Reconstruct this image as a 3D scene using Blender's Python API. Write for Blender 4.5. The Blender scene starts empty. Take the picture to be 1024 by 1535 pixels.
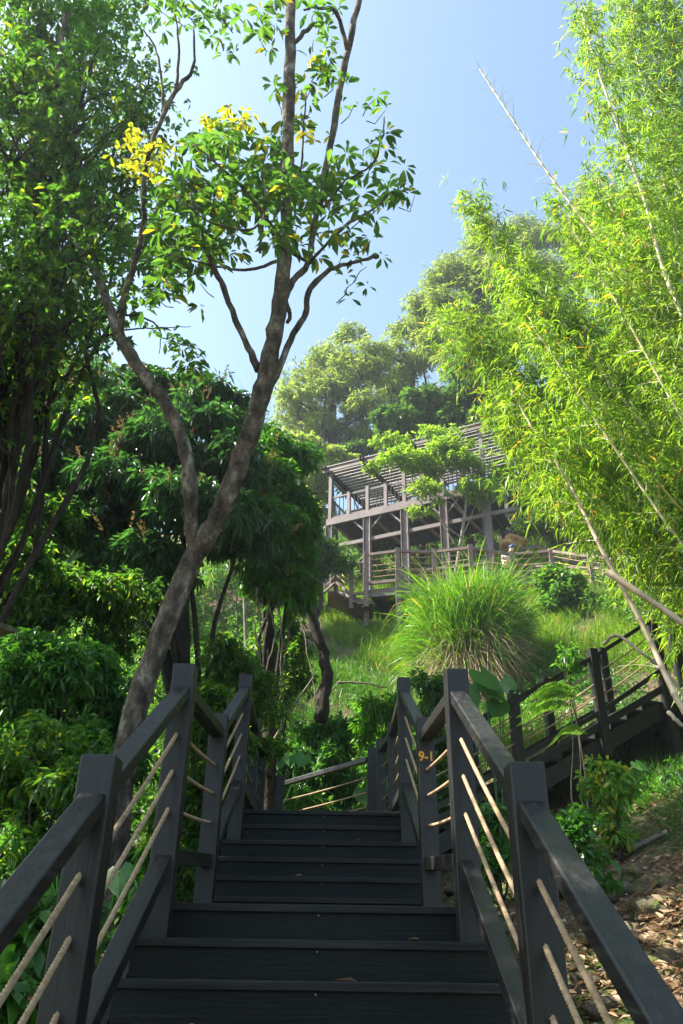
import bpy, math, random
import numpy as np
from mathutils import Vector, Matrix

scene = bpy.context.scene
C = scene.collection
# ------------------------------------------------------------------ camera
F, PITCH, ROLL, YAW = 1200.0, 0.5140, -0.0146, -0.0108
CAM = np.array([0.0587, -4.6794, -0.2703])
_c, _s = math.cos(YAW), math.sin(YAW)
_right = np.array([_c, _s, 0.0]); _fh = np.array([-_s, _c, 0.0]); _z = np.array([0, 0, 1.0])
_fwd = math.cos(PITCH) * _fh + math.sin(PITCH) * _z
_up = -math.sin(PITCH) * _fh + math.cos(PITCH) * _z
_cr, _sr = math.cos(ROLL), math.sin(ROLL)
RV = _cr * _right - _sr * _up
UV = _sr * _right + _cr * _up
cd = bpy.data.cameras.new('camera')
cd.sensor_fit = 'VERTICAL'; cd.sensor_height = 36.0; cd.lens = F / 1535.0 * 36.0
cd.clip_start = 0.05; cd.clip_end = 2000
cam = bpy.data.objects.new('camera', cd); C.objects.link(cam)
M = Matrix(((RV[0], UV[0], -_fwd[0], CAM[0]), (RV[1], UV[1], -_fwd[1], CAM[1]), (RV[2], UV[2], -_fwd[2], CAM[2]), (0, 0, 0, 1)))
cam.matrix_world = M
scene.camera = cam
# ------------------------------------------------------------------ sky and sun
SUN_DIR = Vector((-0.66, 0.03, 0.75)).normalized()      # towards the sun
w = bpy.data.worlds.new('World'); scene.world = w; w.use_nodes = True
nt = w.node_tree
sky = nt.nodes.new('ShaderNodeTexSky'); sky.sky_type = 'NISHITA'; sky.sun_disc = False
sky.sun_elevation = math.asin(SUN_DIR.z)
sky.sun_rotation = math.atan2(SUN_DIR.x, SUN_DIR.y)
sky.air_density = 1.0; sky.dust_density = 2.2; sky.ozone_density = .6; sky.altitude = 100
bg = nt.nodes['Background']; bg.inputs[1].default_value = 0.105
tint = nt.nodes.new('ShaderNodeMix'); tint.data_type = 'RGBA'; tint.blend_type = 'MULTIPLY'; tint.inputs[0].default_value = 1
tint.inputs[7].default_value = (.885, .985, .935, 1)
nt.links.new(sky.outputs[0], tint.inputs[6]); nt.links.new(tint.outputs[2], bg.inputs[0])
sl = bpy.data.lights.new('sun', 'SUN'); sl.energy = 4.9; sl.angle = math.radians(0.6); sl.color = (1.0, 0.94, 0.84)
so = bpy.data.objects.new('sun', sl); C.objects.link(so)
so.rotation_euler = SUN_DIR.to_track_quat('Z', 'Y').to_euler()
so.location = (-20, 0, 40)
vs = scene.view_settings
vs.view_transform = 'Standard'; vs.look = 'None'; vs.gamma = 1.0; vs.exposure = 1.85
scene.cycles.max_bounces = 7; scene.cycles.transparent_max_bounces = 4
scene.cycles.diffuse_bounces = 4; scene.cycles.transmission_bounces = 5
scene.cycles.use_denoising = True
scene.cycles.sample_clamp_indirect = 6.0

# ------------------------------------------------------------------ rays of the photograph, with real distances
def ray(u, v):
    X = (u - 512.0) / F; Y = -(v - 767.5) / F
    d = _fwd + X * RV + Y * UV
    return d / d[1]
def at(u, v, D):                     # D: metres ahead of the camera along the ground
    return CAM + ray(u, v) * D
def at_z(u, v, z):
    d = ray(u, v); return CAM + d * ((z - CAM[2]) / d[2])
def depth(P):
    return float(np.dot(np.array(P) - CAM, _fwd))
def sstep(a, b, x):
    t = np.clip((x - a) / (b - a), 0, 1); return t * t * (3 - 2 * t)
def ground_z(x, y):
    x = np.asarray(x, float); y = np.asarray(y, float)
    ys = [-300, -40, -8, -4.5, -3, -1.5, -0.3, 3, 6.5, 8.5, 12, 50, 62, 80, 140, 400]
    zs = [-6, -4, -2.6, -2.35, -2.25, -1.45, -0.72, 0.0, 0.55, 1.5, 3.8, 29.0, 34, 36, 28, 10]
    z = np.interp(y, ys, zs)
    rr = np.clip(x - 1.3, 0, 60)
    z = z + np.where(rr > 0, 0.30 * rr, 0) * sstep(-9, -1, y) * (1 - 0.55 * sstep(14, 60, rr)) * (1 - sstep(90, 200, y))
    z = z - 0.06 * np.clip(-2.5 - x, 0, 30)
    z = z + .6 * np.exp(-((x - 4.2) ** 2 / 5 + (y - 2.6) ** 2 / 7)) * sstep(1.2, 2.6, x)
    amp = 0.05 + 0.5 * sstep(8, 30, y)
    off = np.clip((np.abs(x) - 0.9) / 1.5, 0.15, 1)
    n = (np.sin(x * .9 + 1.3) * np.cos(y * .7) + .6 * np.sin(x * 2.1 + y * 1.3) + .35 * np.sin(x * 4.3 - y * 3.7 + 2) + .2 * np.sin(x * 9.1 + y * 7.7))
    return z + amp * n * .5 * off
def ground_hit(u, v, d0=1.5, d1=75):
    d = ray(u, v); D = d0
    while D < d1:
        P = CAM + d * D
        if P[2] < float(ground_z(P[0], P[1])): return P
        D += 0.05 + D * .004
    return None
def onground(x, y, dz=0.0):
    return np.array([x, y, float(ground_z(x, y)) + dz])

# ------------------------------------------------------------------ object helpers
def tag(o, label=None, cat=None, group=None, kind=None):
    if label: o['label'] = label
    if cat: o['category'] = cat
    if group: o['group'] = group
    if kind: o['kind'] = kind
    return o
def empty(name, loc, label, cat, group=None):
    o = bpy.data.objects.new(name, None); C.objects.link(o)
    o.empty_display_size = .2
    o.location = tuple(float(c) for c in loc)
    return tag(o, label, cat, group)
def link(name, me, mat, parent=None):
    o = bpy.data.objects.new(name, me); C.objects.link(o)
    if mat is not None: me.materials.append(mat)
    if parent is not None:
        o.parent = parent
        L = Vector((0, 0, 0)) if parent.parent is not None else parent.location
        o.matrix_parent_inverse = Matrix.Translation(-L)
    return o
def mesh_np(name, V, T, mat, parent=None, smooth=False):
    """V (n,3) verts, T (m,k) faces"""
    V = np.asarray(V, np.float32); T = np.asarray(T, np.int32)
    me = bpy.data.meshes.new(name)
    k = T.shape[1]; m = len(T)
    me.vertices.add(len(V)); me.vertices.foreach_set('co', V.ravel())
    me.loops.add(m * k); me.loops.foreach_set('vertex_index', T.ravel())
    me.polygons.add(m); me.polygons.foreach_set('loop_start', np.arange(m, dtype=np.int32) * k)
    if smooth: me.polygons.foreach_set('use_smooth', np.ones(m, bool))
    me.update(calc_edges=True)
    return link(name, me, mat, parent)
class MB:
    def __init__(s): s.v = []; s.f = []
    def add(s, V, Fc):
        b = len(s.v); s.v += [tuple(map(float, p)) for p in V]; s.f += [tuple(i + b for i in f) for f in Fc]
    def box(s, c, h, rz=0.0):
        cx, cy, cz = c; ca, sa = math.cos(rz), math.sin(rz)
        V = []
        for dz in (-1, 1):
            for dx, dy in ((-1, -1), (1, -1), (1, 1), (-1, 1)):
                x, y = dx * h[0], dy * h[1]
                V.append((cx + x * ca - y * sa, cy + x * sa + y * ca, cz + dz * h[2]))
        s.add(V, [(3, 2, 1, 0), (4, 5, 6, 7), (0, 1, 5, 4), (1, 2, 6, 5), (2, 3, 7, 6), (3, 0, 4, 7)])
    def beam(s, p, q, w, h):
        """board from p to q (centre of its top edge), ends cut plumb"""
        p = np.array(p, float); q = np.array(q, float)
        d = q - p; n = np.array([-d[1], d[0], 0]); n = n / (np.linalg.norm(n) + 1e-9) * w / 2
        V = []
        for e in (p, q):
            V += [e - n, e + n, e + n - [0, 0, h], e - n - [0, 0, h]]
        s.add(V, [(0, 1, 2, 3), (7, 6, 5, 4), (0, 4, 5, 1), (1, 5, 6, 2), (2, 6, 7, 3), (3, 7, 4, 0)])
    def bar(s, p, q, w, h=None):
        """square bar between two points, ends cut square"""
        h = h or w
        p = np.array(p, float); q = np.array(q, float)
        d = q - p; d /= np.linalg.norm(d)
        a = np.cross(d, [0, 0, 1.0]); a = np.array([1.0, 0, 0]) if np.linalg.norm(a) < 1e-3 else a / np.linalg.norm(a)
        b = np.cross(a, d)
        V = []
        for e in (p, q):
            V += [e - a * w / 2 - b * h / 2, e + a * w / 2 - b * h / 2, e + a * w / 2 + b * h / 2, e - a * w / 2 + b * h / 2]
        s.add(V, [(3, 2, 1, 0), (4, 5, 6, 7), (0, 1, 5, 4), (1, 2, 6, 5), (2, 3, 7, 6), (3, 0, 4, 7)])
    def tube(s, P, R, n=8, rng=None, rough=0.0, caps=True):
        P = [np.array(p, float) for p in P]; rings = []
        up = np.array([0.13, 0.31, 0.94])
        a = None
        for i, p in enumerate(P):
            d = P[min(i + 1, len(P) - 1)] - P[max(i - 1, 0)]; d = d / (np.linalg.norm(d) + 1e-9)
            if a is None:
                a = np.cross(d, up); a /= np.linalg.norm(a) + 1e-9
            else:
                a = a - d * np.dot(a, d); a /= np.linalg.norm(a) + 1e-9
            b = np.cross(d, a)
            ring = []
            for k in range(n):
                t = 2 * math.pi * k / n
                r = R[i] * (1 + (rng.uniform(-rough, rough) if rng is not None else 0))
                ring.append(p + (a * math.cos(t) + b * math.sin(t)) * r)
            rings.append(ring)
        V = [v for r in rings for v in r]; Fc = []
        for i in range(len(P) - 1):
            for k in range(n):
                Fc.append((i * n + k, i * n + (k + 1) % n, (i + 1) * n + (k + 1) % n, (i + 1) * n + k))
        if caps:
            Fc.append(tuple(reversed(range(n)))); Fc.append(tuple(range((len(P) - 1) * n, len(P) * n)))
        s.add(V, Fc)
    def build(s, name, mat, parent=None, smooth=False, bevel=0.0):
        me = bpy.data.meshes.new(name); me.from_pydata(s.v, [], s.f); me.update()
        if smooth: me.polygons.foreach_set('use_smooth', np.ones(len(me.polygons), bool))
        o = link(name, me, mat, parent)
        if bevel:
            m = o.modifiers.new('bevel', 'BEVEL'); m.width = bevel; m.segments = 2; m.limit_method = 'ANGLE'
        return o
def spline(P, n=6, jit=0.0, rng=None):
    """Catmull-Rom through P"""
    P = [np.array(p, float) for p in P]
    Q = [2 * P[0] - P[1]] + P + [2 * P[-1] - P[-2]]
    out = []
    for i in range(1, len(Q) - 2):
        for k in range(n):
            t = k / n
            o = .5 * ((2 * Q[i]) + (-Q[i - 1] + Q[i + 1]) * t + (2 * Q[i - 1] - 5 * Q[i] + 4 * Q[i + 1] - Q[i + 2]) * t * t + (-Q[i - 1] + 3 * Q[i] - 3 * Q[i + 1] + Q[i + 2]) * t ** 3)
            if jit and rng is not None and (i > 1 or k): o = o + rng.normal(0, jit, 3)
            out.append(o)
    out.append(P[-1]); return out
def lin(a, b, n): return [a + (b - a) * i / (n - 1) for i in range(n)]

# ------------------------------------------------------------------ materials
def newmat(name):
    m = bpy.data.materials.new(name); m.use_nodes = True
    t = m.node_tree; t.nodes.clear()
    out = t.nodes.new('ShaderNodeOutputMaterial')
    return m, t, out
def N(t, typ, **kw):
    n = t.nodes.new(typ)
    for k, v in kw.items():
        if k.startswith('i_'): n.inputs[k[2:].replace('_', ' ')].default_value = v
        else: setattr(n, k, v)
    return n
def ramp(t, fac, stops):
    r = t.nodes.new('ShaderNodeValToRGB'); e = r.color_ramp.elements
    while len(e) < len(stops): e.new(.5)
    for i, (p, c) in enumerate(stops):
        e[i].position = p; e[i].color = (*c, 1)
    t.links.new(fac, r.inputs[0]); return r.outputs[0]
def leaf_mat(name, c1, c2, tc, trans=.4, rough=.42, spec=.5, dead=None, deadp=.03):
    m, t, out = newmat(name); L = t.links
    geo = N(t, 'ShaderNodeNewGeometry')
    st = [(0, c1), (1 - deadp - .02 if dead else 1, c2)]
    if dead: st += [(1 - deadp, dead)]
    col = ramp(t, geo.outputs['Random Per Island'], st)
    tex = N(t, 'ShaderNodeTexCoord'); nz = N(t, 'ShaderNodeTexNoise'); nz.inputs['Scale'].default_value = .9
    L.new(tex.outputs['Object'], nz.inputs['Vector'])
    hs = N(t, 'ShaderNodeHueSaturation'); L.new(col, hs.inputs['Color'])
    mr = N(t, 'ShaderNodeMapRange'); mr.inputs['From Min'].default_value = .3; mr.inputs['From Max'].default_value = .7
    mr.inputs['To Min'].default_value = .75; mr.inputs['To Max'].default_value = 1.25
    L.new(nz.outputs['Fac'], mr.inputs['Value']); L.new(mr.outputs[0], hs.inputs['Value'])
    p = N(t, 'ShaderNodeBsdfPrincipled'); p.inputs['Roughness'].default_value = rough
    p.inputs['Specular IOR Level'].default_value = spec
    L.new(hs.outputs[0], p.inputs['Base Color'])
    tr = N(t, 'ShaderNodeBsdfTranslucent')
    mx = N(t, 'ShaderNodeMix', data_type='RGBA'); mx.blend_type = 'MULTIPLY'; mx.inputs[0].default_value = 1
    L.new(hs.outputs[0], mx.inputs[6]); mx.inputs[7].default_value = (*tc, 1)
    L.new(mx.outputs[2], tr.inputs['Color'])
    ms = N(t, 'ShaderNodeMixShader'); ms.inputs[0].default_value = trans
    L.new(p.outputs[0], ms.inputs[1]); L.new(tr.outputs[0], ms.inputs[2]); L.new(ms.outputs[0], out.inputs[0])
    return m
def rough_mat(name, stops, scale=6, detail=6, rough=.8, bump=.3, bscale=None, stretch=(1, 1, 1), spec=.4, rrange=None, bd=.02):
    m, t, out = newmat(name); L = t.links
    tc = N(t, 'ShaderNodeTexCoord'); mp = N(t, 'ShaderNodeMapping'); mp.inputs['Scale'].default_value = stretch
    L.new(tc.outputs['Object'], mp.inputs[0])
    nz = N(t, 'ShaderNodeTexNoise'); nz.inputs['Scale'].default_value = scale; nz.inputs['Detail'].default_value = detail; nz.inputs['Roughness'].default_value = .62
    L.new(mp.outputs[0], nz.inputs['Vector'])
    col = ramp(t, nz.outputs['Fac'], stops)
    p = N(t, 'ShaderNodeBsdfPrincipled'); p.inputs['Roughness'].default_value = rough; p.inputs['Specular IOR Level'].default_value = spec
    L.new(col, p.inputs['Base Color'])
    n2 = N(t, 'ShaderNodeTexNoise'); n2.inputs['Scale'].default_value = bscale or scale * 4; n2.inputs['Detail'].default_value = 8
    L.new(mp.outputs[0], n2.inputs['Vector'])
    if rrange:
        mr = N(t, 'ShaderNodeMapRange'); mr.inputs['From Min'].default_value = .3; mr.inputs['From Max'].default_value = .7
        mr.inputs['To Min'].default_value = rrange[0]; mr.inputs['To Max'].default_value = rrange[1]
        L.new(nz.outputs['Fac'], mr.inputs['Value']); L.new(mr.outputs[0], p.inputs['Roughness'])
    b = N(t, 'ShaderNodeBump'); b.inputs['Strength'].default_value = bump; b.inputs['Distance'].default_value = bd
    L.new(n2.outputs['Fac'], b.inputs['Height']); L.new(b.outputs[0], p.inputs['Normal'])
    L.new(p.outputs[0], out.inputs[0]); return m

MAT = {}
# dark stained wood, grain along each of three directions
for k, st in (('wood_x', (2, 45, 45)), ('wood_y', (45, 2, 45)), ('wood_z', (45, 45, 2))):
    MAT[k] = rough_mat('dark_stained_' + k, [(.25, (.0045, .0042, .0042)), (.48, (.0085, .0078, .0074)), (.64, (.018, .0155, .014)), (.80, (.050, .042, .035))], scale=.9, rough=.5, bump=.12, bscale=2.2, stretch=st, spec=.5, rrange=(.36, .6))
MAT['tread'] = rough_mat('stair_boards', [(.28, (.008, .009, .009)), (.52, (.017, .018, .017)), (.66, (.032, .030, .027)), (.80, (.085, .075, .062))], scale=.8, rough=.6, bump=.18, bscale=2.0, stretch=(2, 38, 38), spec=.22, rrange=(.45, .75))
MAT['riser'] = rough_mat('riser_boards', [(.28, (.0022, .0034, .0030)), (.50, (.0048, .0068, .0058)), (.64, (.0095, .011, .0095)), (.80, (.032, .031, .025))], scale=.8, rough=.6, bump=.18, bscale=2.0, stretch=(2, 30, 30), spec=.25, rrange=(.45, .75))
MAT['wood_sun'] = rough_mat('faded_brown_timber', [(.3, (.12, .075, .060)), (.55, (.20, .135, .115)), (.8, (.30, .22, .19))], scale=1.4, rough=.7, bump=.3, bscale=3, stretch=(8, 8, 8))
MAT['rope'] = rough_mat('rope_fibre', [(.3, (.28, .18, .10)), (.6, (.46, .33, .20)), (.8, (.60, .46, .31))], scale=30, rough=.85, bump=.5, bscale=300, spec=.2)
MAT['bark'] = rough_mat('mottled_bark', [(.32, (.030, .024, .020)), (.46, (.085, .068, .052)), (.56, (.16, .125, .095)), (.66, (.34, .31, .26))], scale=9, detail=12, rough=.9, bump=1.0, bscale=42, bd=.05, stretch=(1, 1, .5), spec=.2)
MAT['bark_dark'] = rough_mat('dark_bark', [(.3, (.018, .014, .011)), (.6, (.05, .04, .03)), (.78, (.12, .11, .085))], scale=6, rough=.9, bump=.8, bscale=30, stretch=(1, 1, .5), spec=.2)
MAT['twig'] = rough_mat('grey_twig', [(.3, (.12, .10, .08)), (.7, (.34, .29, .23))], scale=9, rough=.85, bump=.3, spec=.2)
MAT['culm'] = rough_mat('bamboo_culm', [(.25, (.34, .27, .14)), (.5, (.52, .44, .25)), (.75, (.62, .55, .38))], scale=3, rough=.45, bump=.08, stretch=(1, 1, .3), spec=.5)
MAT['culm_dead'] = rough_mat('dry_bamboo', [(.25, (.24, .17, .10)), (.5, (.45, .34, .22)), (.75, (.58, .47, .34))], scale=3, rough=.6, bump=.15, stretch=(1, 1, .3))
MAT['culm_green'] = rough_mat('green_gold_bamboo', [(.25, (.30, .30, .06)), (.5, (.52, .42, .10)), (.75, (.60, .52, .20))], scale=3, rough=.4, bump=.05, stretch=(1, 1, .3), spec=.5)
MAT['rock'] = rough_mat('mossy_rock', [(.30, (.035, .032, .024)), (.45, (.085, .070, .045)), (.53, (.13, .105, .065)), (.60, (.075, .09, .022)), (.8, (.045, .07, .015))], scale=5, detail=10, rough=.95, bump=1, bscale=24, bd=.04, spec=.2)
MAT['soil_rock'] = rough_mat('ochre_earth_rock', [(.3, (.16, .085, .035)), (.6, (.38, .24, .11)), (.8, (.5, .36, .2))], scale=4, rough=.95, bump=.9, bscale=14)
MAT['roof'] = rough_mat('pale_lit_slats', [(.3, (.30, .25, .26)), (.7, (.45, .39, .40))], scale=3, rough=.6, bump=.2)  # light coming between the slats is put into their pale colour
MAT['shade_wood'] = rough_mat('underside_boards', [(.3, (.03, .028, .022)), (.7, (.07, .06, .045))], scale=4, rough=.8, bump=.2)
MAT['steel'] = rough_mat('painted_steel', [(.3, (.12, .088, .085)), (.7, (.20, .155, .150))], scale=2, rough=.5, bump=.08)
MAT['skin'] = rough_mat('skin', [(.3, (.50, .27, .18)), (.7, (.62, .36, .25))], scale=8, rough=.5, bump=.05)
MAT['shirt'] = rough_mat('pale_shirt', [(.3, (.62, .56, .52)), (.7, (.75, .68, .64))], scale=8, rough=.8, bump=.2)
MAT['trousers'] = rough_mat('dark_trousers', [(.3, (.03, .035, .05)), (.7, (.05, .055, .07))], scale=8, rough=.8, bump=.2)
MAT['cap'] = rough_mat('blue_cap', [(.3, (.04, .09, .32)), (.7, (.08, .15, .45))], scale=8, rough=.7, bump=.1)
MAT['orange'] = rough_mat('orange_numerals', [(.3, (.75, .33, .02)), (.7, (.85, .42, .04))], scale=20, rough=.5, bump=.02)
MAT['plate'] = rough_mat('plate_black', [(.3, (.015, .012, .01)), (.7, (.03, .022, .018))], scale=20, rough=.4, bump=.02)
MAT['screw'] = rough_mat('steel_screw', [(.3, (.4, .4, .4)), (.7, (.6, .6, .6))], scale=20, rough=.35, bump=.02)
MAT['pipe'] = rough_mat('black_hose', [(.3, (.02, .022, .03)), (.7, (.05, .055, .07))], scale=9, rough=.35, bump=.05)

MAT['leaf_tree'] = leaf_mat('broad_leaf', (.028, .080, .018), (.085, .165, .028), (2.3, 2.4, 1.1), .48, .38, .5, (.32, .26, .02), .05)
MAT['leaf_backlit'] = leaf_mat('backlit_leaf', (.16, .24, .02), (.42, .38, .035), (1.5, 1.4, .7), .5, .4, .4)  # yellow base colour stands in for the backlit glow
MAT['leaf_canopy'] = leaf_mat('canopy_leaf', (.024, .080, .018), (.080, .165, .026), (2.4, 2.5, 1.0), .46, .4, .5, (.20, .24, .02), .06)
MAT['leaf_lychee'] = leaf_mat('glossy_dark_leaf', (.022, .065, .024), (.060, .135, .038), (2.0, 2.5, 1.0), .32, .32, .6)
MAT['leaf_fresh'] = leaf_mat('fresh_leaf', (.045, .135, .015), (.10, .24, .02), (2.0, 2.1, .9), .42, .4, .5)
MAT['leaf_lychee_lit'] = leaf_mat('lit_glossy_leaf', (.035, .110, .015), (.080, .200, .022), (2.0, 2.2, .9), .35, .36, .5)  # lit copy of the lychee leaf, sunlight put into its brighter green
MAT['leaf_light2'] = leaf_mat('pale_shrub_leaf', (.07, .19, .02), (.16, .30, .04), (1.8, 1.8, .8), .42, .42, .4, (.40, .36, .05), .12)
MAT['leaf_under'] = leaf_mat('understorey_leaf', (.030, .100, .018), (.075, .200, .028), (2.1, 2.2, 1.0), .4, .36, .6)
MAT['leaf_bamboo'] = leaf_mat('bamboo_leaf', (.100, .225, .018), (.250, .365, .035), (1.7, 1.65, .85), .5, .45, .4, (.45, .26, .04), .012)
MAT['leaf_acacia'] = leaf_mat('feathery_leaf', (.17, .27, .065), (.32, .41, .12), (1.7, 1.6, .8), .4, .6, .25)
MAT['leaf_far'] = leaf_mat('far_broad_leaf', (.035, .095, .020), (.085, .18, .030), (1.9, 1.9, .9), .35, .5, .4)
MAT['leaf_light'] = leaf_mat('lime_leaf', (.13, .26, .03), (.26, .40, .05), (1.6, 1.5, .7), .5, .5, .3)
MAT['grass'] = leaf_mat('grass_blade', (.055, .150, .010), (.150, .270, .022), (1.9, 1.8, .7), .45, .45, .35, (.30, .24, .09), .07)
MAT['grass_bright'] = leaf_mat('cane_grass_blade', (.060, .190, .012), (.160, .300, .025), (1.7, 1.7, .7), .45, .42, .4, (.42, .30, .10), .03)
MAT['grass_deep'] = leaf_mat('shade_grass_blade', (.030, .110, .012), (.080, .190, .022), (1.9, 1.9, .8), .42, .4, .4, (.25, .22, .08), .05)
MAT['straw'] = leaf_mat('dry_straw', (.24, .19, .11), (.50, .41, .27), (1.1, 1.0, .9), .25, .7, .2)
MAT['litter'] = leaf_mat('dead_leaf', (.16, .09, .045), (.52, .38, .24), (1.1, .9, .7), .2, .7, .25)
MAT['panicle'] = leaf_mat('flower_panicle', (.20, .14, .05), (.40, .28, .13), (1.1, 1.0, .8), .25, .7, .2)
MAT['taro'] = leaf_mat('taro_leaf', (.045, .150, .035), (.085, .220, .050), (1.8, 1.9, .9), .4, .35, .5)
MAT['fern'] = leaf_mat('fern_leaf', (.09, .22, .03), (.18, .32, .05), (1.6, 1.6, .8), .45, .5, .3)

# ground
def ground_material():
    m, t, out = newmat('hillside_soil'); L = t.links
    tc = N(t, 'ShaderNodeTexCoord')
    n1 = N(t, 'ShaderNodeTexNoise'); n1.inputs['Scale'].default_value = 1.3; n1.inputs['Detail'].default_value = 10
    n2 = N(t, 'ShaderNodeTexNoise'); n2.inputs['Scale'].default_value = 14; n2.inputs['Detail'].default_value = 8
    vo = N(t, 'ShaderNodeTexVoronoi'); vo.inputs['Scale'].default_value = 22
    for n in (n1, n2, vo): L.new(tc.outputs['Object'], n.inputs['Vector'])
    a = ramp(t, n2.outputs['Fac'], [(.3, (.045, .032, .020)), (.5, (.115, .080, .048)), (.7, (.22, .165, .105))])
    b = ramp(t, n2.outputs['Fac'], [(.3, (.022, .040, .010)), (.7, (.075, .105, .022))])
    f = ramp(t, n1.outputs['Fac'], [(.44, (0, 0, 0)), (.58, (1, 1, 1))])
    mx = N(t, 'ShaderNodeMix', data_type='RGBA'); L.new(f, mx.inputs[0]); L.new(a, mx.inputs[6]); L.new(b, mx.inputs[7])
    p = N(t, 'ShaderNodeBsdfPrincipled'); p.inputs['Roughness'].default_value = .95; p.inputs['Specular IOR Level'].default_value = .15
    L.new(mx.outputs[2], p.inputs['Base Color'])
    ad = N(t, 'ShaderNodeMath', operation='ADD'); L.new(n2.outputs['Fac'], ad.inputs[0]); L.new(vo.outputs['Distance'], ad.inputs[1])
    bp = N(t, 'ShaderNodeBump'); bp.inputs['Strength'].default_value = .8; bp.inputs['Distance'].default_value = .05
    L.new(ad.outputs[0], bp.inputs['Height']); L.new(bp.outputs[0], p.inputs['Normal']); L.new(p.outputs[0], out.inputs[0])
    return m
gx = np.unique(np.concatenate([np.linspace(-160, -30, 16), np.linspace(-30, -6, 30), np.linspace(-6, 9, 110), np.linspace(9, 40, 50), np.linspace(40, 160, 16)]))
gy = np.unique(np.concatenate([np.linspace(-120, -12, 14), np.linspace(-12, 14, 170), np.linspace(14, 64, 90), np.linspace(64, 160, 16)]))
X, Y = np.meshgrid(gx, gy); Z = ground_z(X, Y)
# small lumps in the near soil
Z = Z + .03 * np.sin(X * 17 + Y * 5) * np.sin(Y * 13 - X * 7) * (np.abs(Y) < 14)
V = np.stack([X, Y, Z], -1).reshape(-1, 3); nx = len(gx); ny = len(gy)
ii, jj = np.meshgrid(np.arange(nx - 1), np.arange(ny - 1)); b0 = (jj * nx + ii).ravel()
ground = mesh_np('ground', V, np.stack([b0, b0 + 1, b0 + 1 + nx, b0 + nx], -1), ground_material(), smooth=True)
tag(ground, 'hillside of brown soil and moss rising behind the stair', 'ground', kind='structure')

# ================================================================== the boardwalk stair
R_, T_ = 0.17, 0.275
LD = 2.118                          # where the upper flight starts
HW = 0.065                          # half a post
PX = 0.80
def step_flight(name, label, x0, x1, y0, z0, n, rise=R_, run=T_, stair_w=None):
    """n steps; step k has its nosing at y0+k*run, top z0+(k+1)*rise"""
    o = empty(name, ((x0 + x1) / 2, y0, z0), label, 'stairs', 'stair flights of the boardwalk')
    for k in range(n):
        zt = z0 + (k + 1) * rise; y = y0 + k * run
        a, b = (x0, x1)
        if k == n - 1: a, b = a + .10, b - .10
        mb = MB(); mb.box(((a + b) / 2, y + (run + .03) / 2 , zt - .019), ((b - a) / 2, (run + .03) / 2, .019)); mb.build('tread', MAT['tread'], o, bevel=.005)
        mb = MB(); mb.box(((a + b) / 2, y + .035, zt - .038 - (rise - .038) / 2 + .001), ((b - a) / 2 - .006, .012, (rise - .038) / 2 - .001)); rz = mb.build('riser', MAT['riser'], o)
        mb = MB()
        mb.box((.5 * (a + b) + .02, y + .021, zt - .05), (.003, .003, .003))
        mb.build('screw', MAT['screw'], rz)
    for sx in (x0 - .03, x1 + .03):
        mb = MB()
        mb.beam((sx, y0 - .05, z0 - .03), (sx, y0 + n * run - .02, z0 + n * rise - .045), .045, .30)
        mb.build('stringer', MAT['wood_y'], o)
    return o
def deck(name, label, x0, x1, y0, y1, zt, legs):
    o = empty(name, ((x0 + x1) / 2, (y0 + y1) / 2, zt), label, 'deck', 'flat decks between the stair flights')
    n = max(1, int(round((y1 - y0) / .14)))
    wy = (y1 - y0) / n
    for k in range(n):
        mb = MB(); mb.box(((x0 + x1) / 2, y0 + wy * (k + .5), zt - .019), ((x1 - x0) / 2, wy / 2 - .003, .019)); mb.build('deck_board', MAT['tread'], o)
    mb = MB()
    for xx in (x0 + .06, (x0 + x1) / 2, x1 - .06):
        mb.box((xx, (y0 + y1) / 2, zt - .039 - .07), (.03, (y1 - y0) / 2 - .03, .07))
    mb.build('joist', MAT['wood_y'], o)
    for (lx, ly) in legs:
        g = float(ground_z(lx, ly)); mb = MB(); h = (zt - .18 - g + .3) / 2
        if h > .05: mb.box((lx, ly, zt - .18 - h), (.06, .06, h)); mb.build('leg', MAT['wood_z'], o)
    return o
W = 0.885
step_flight('stair_flight', 'lowest dark timber flight, climbing to the first landing nearest the viewer', -W, W, -11 * T_ + T_, -11 * R_, 11)
deck('landing_deck', 'first dark landing halfway up, beside the post marked with numerals', -.885, .885, T_ + .037, LD + .03, 0.0, [(-.8, .5), (.8, .5), (-.8, 1.9), (.8, 1.9)])
step_flight('stair_flight', 'second dark timber flight straight ahead, between the numbered post and the upper landing', -W, W, LD, 0.0, 6)
Y2 = LD + 6 * T_
deck('landing_deck', 'upper dark landing at the head of the straight stairs', -.95, .95, Y2 + .04, 8.3, 6 * R_, [(-.8, 4.2), (.8, 4.2), (-.8, 6.8), (.8, 6.8), (-.8, 8.1), (.8, 8.1)])
deck('landing_deck', 'bottom dark landing below the lowest flight', -.9, .9, -7.5, -10 * T_ - .01, -11 * R_, [(-.8, -4), (.8, -4), (-.8, -7), (.8, -7)])

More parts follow.
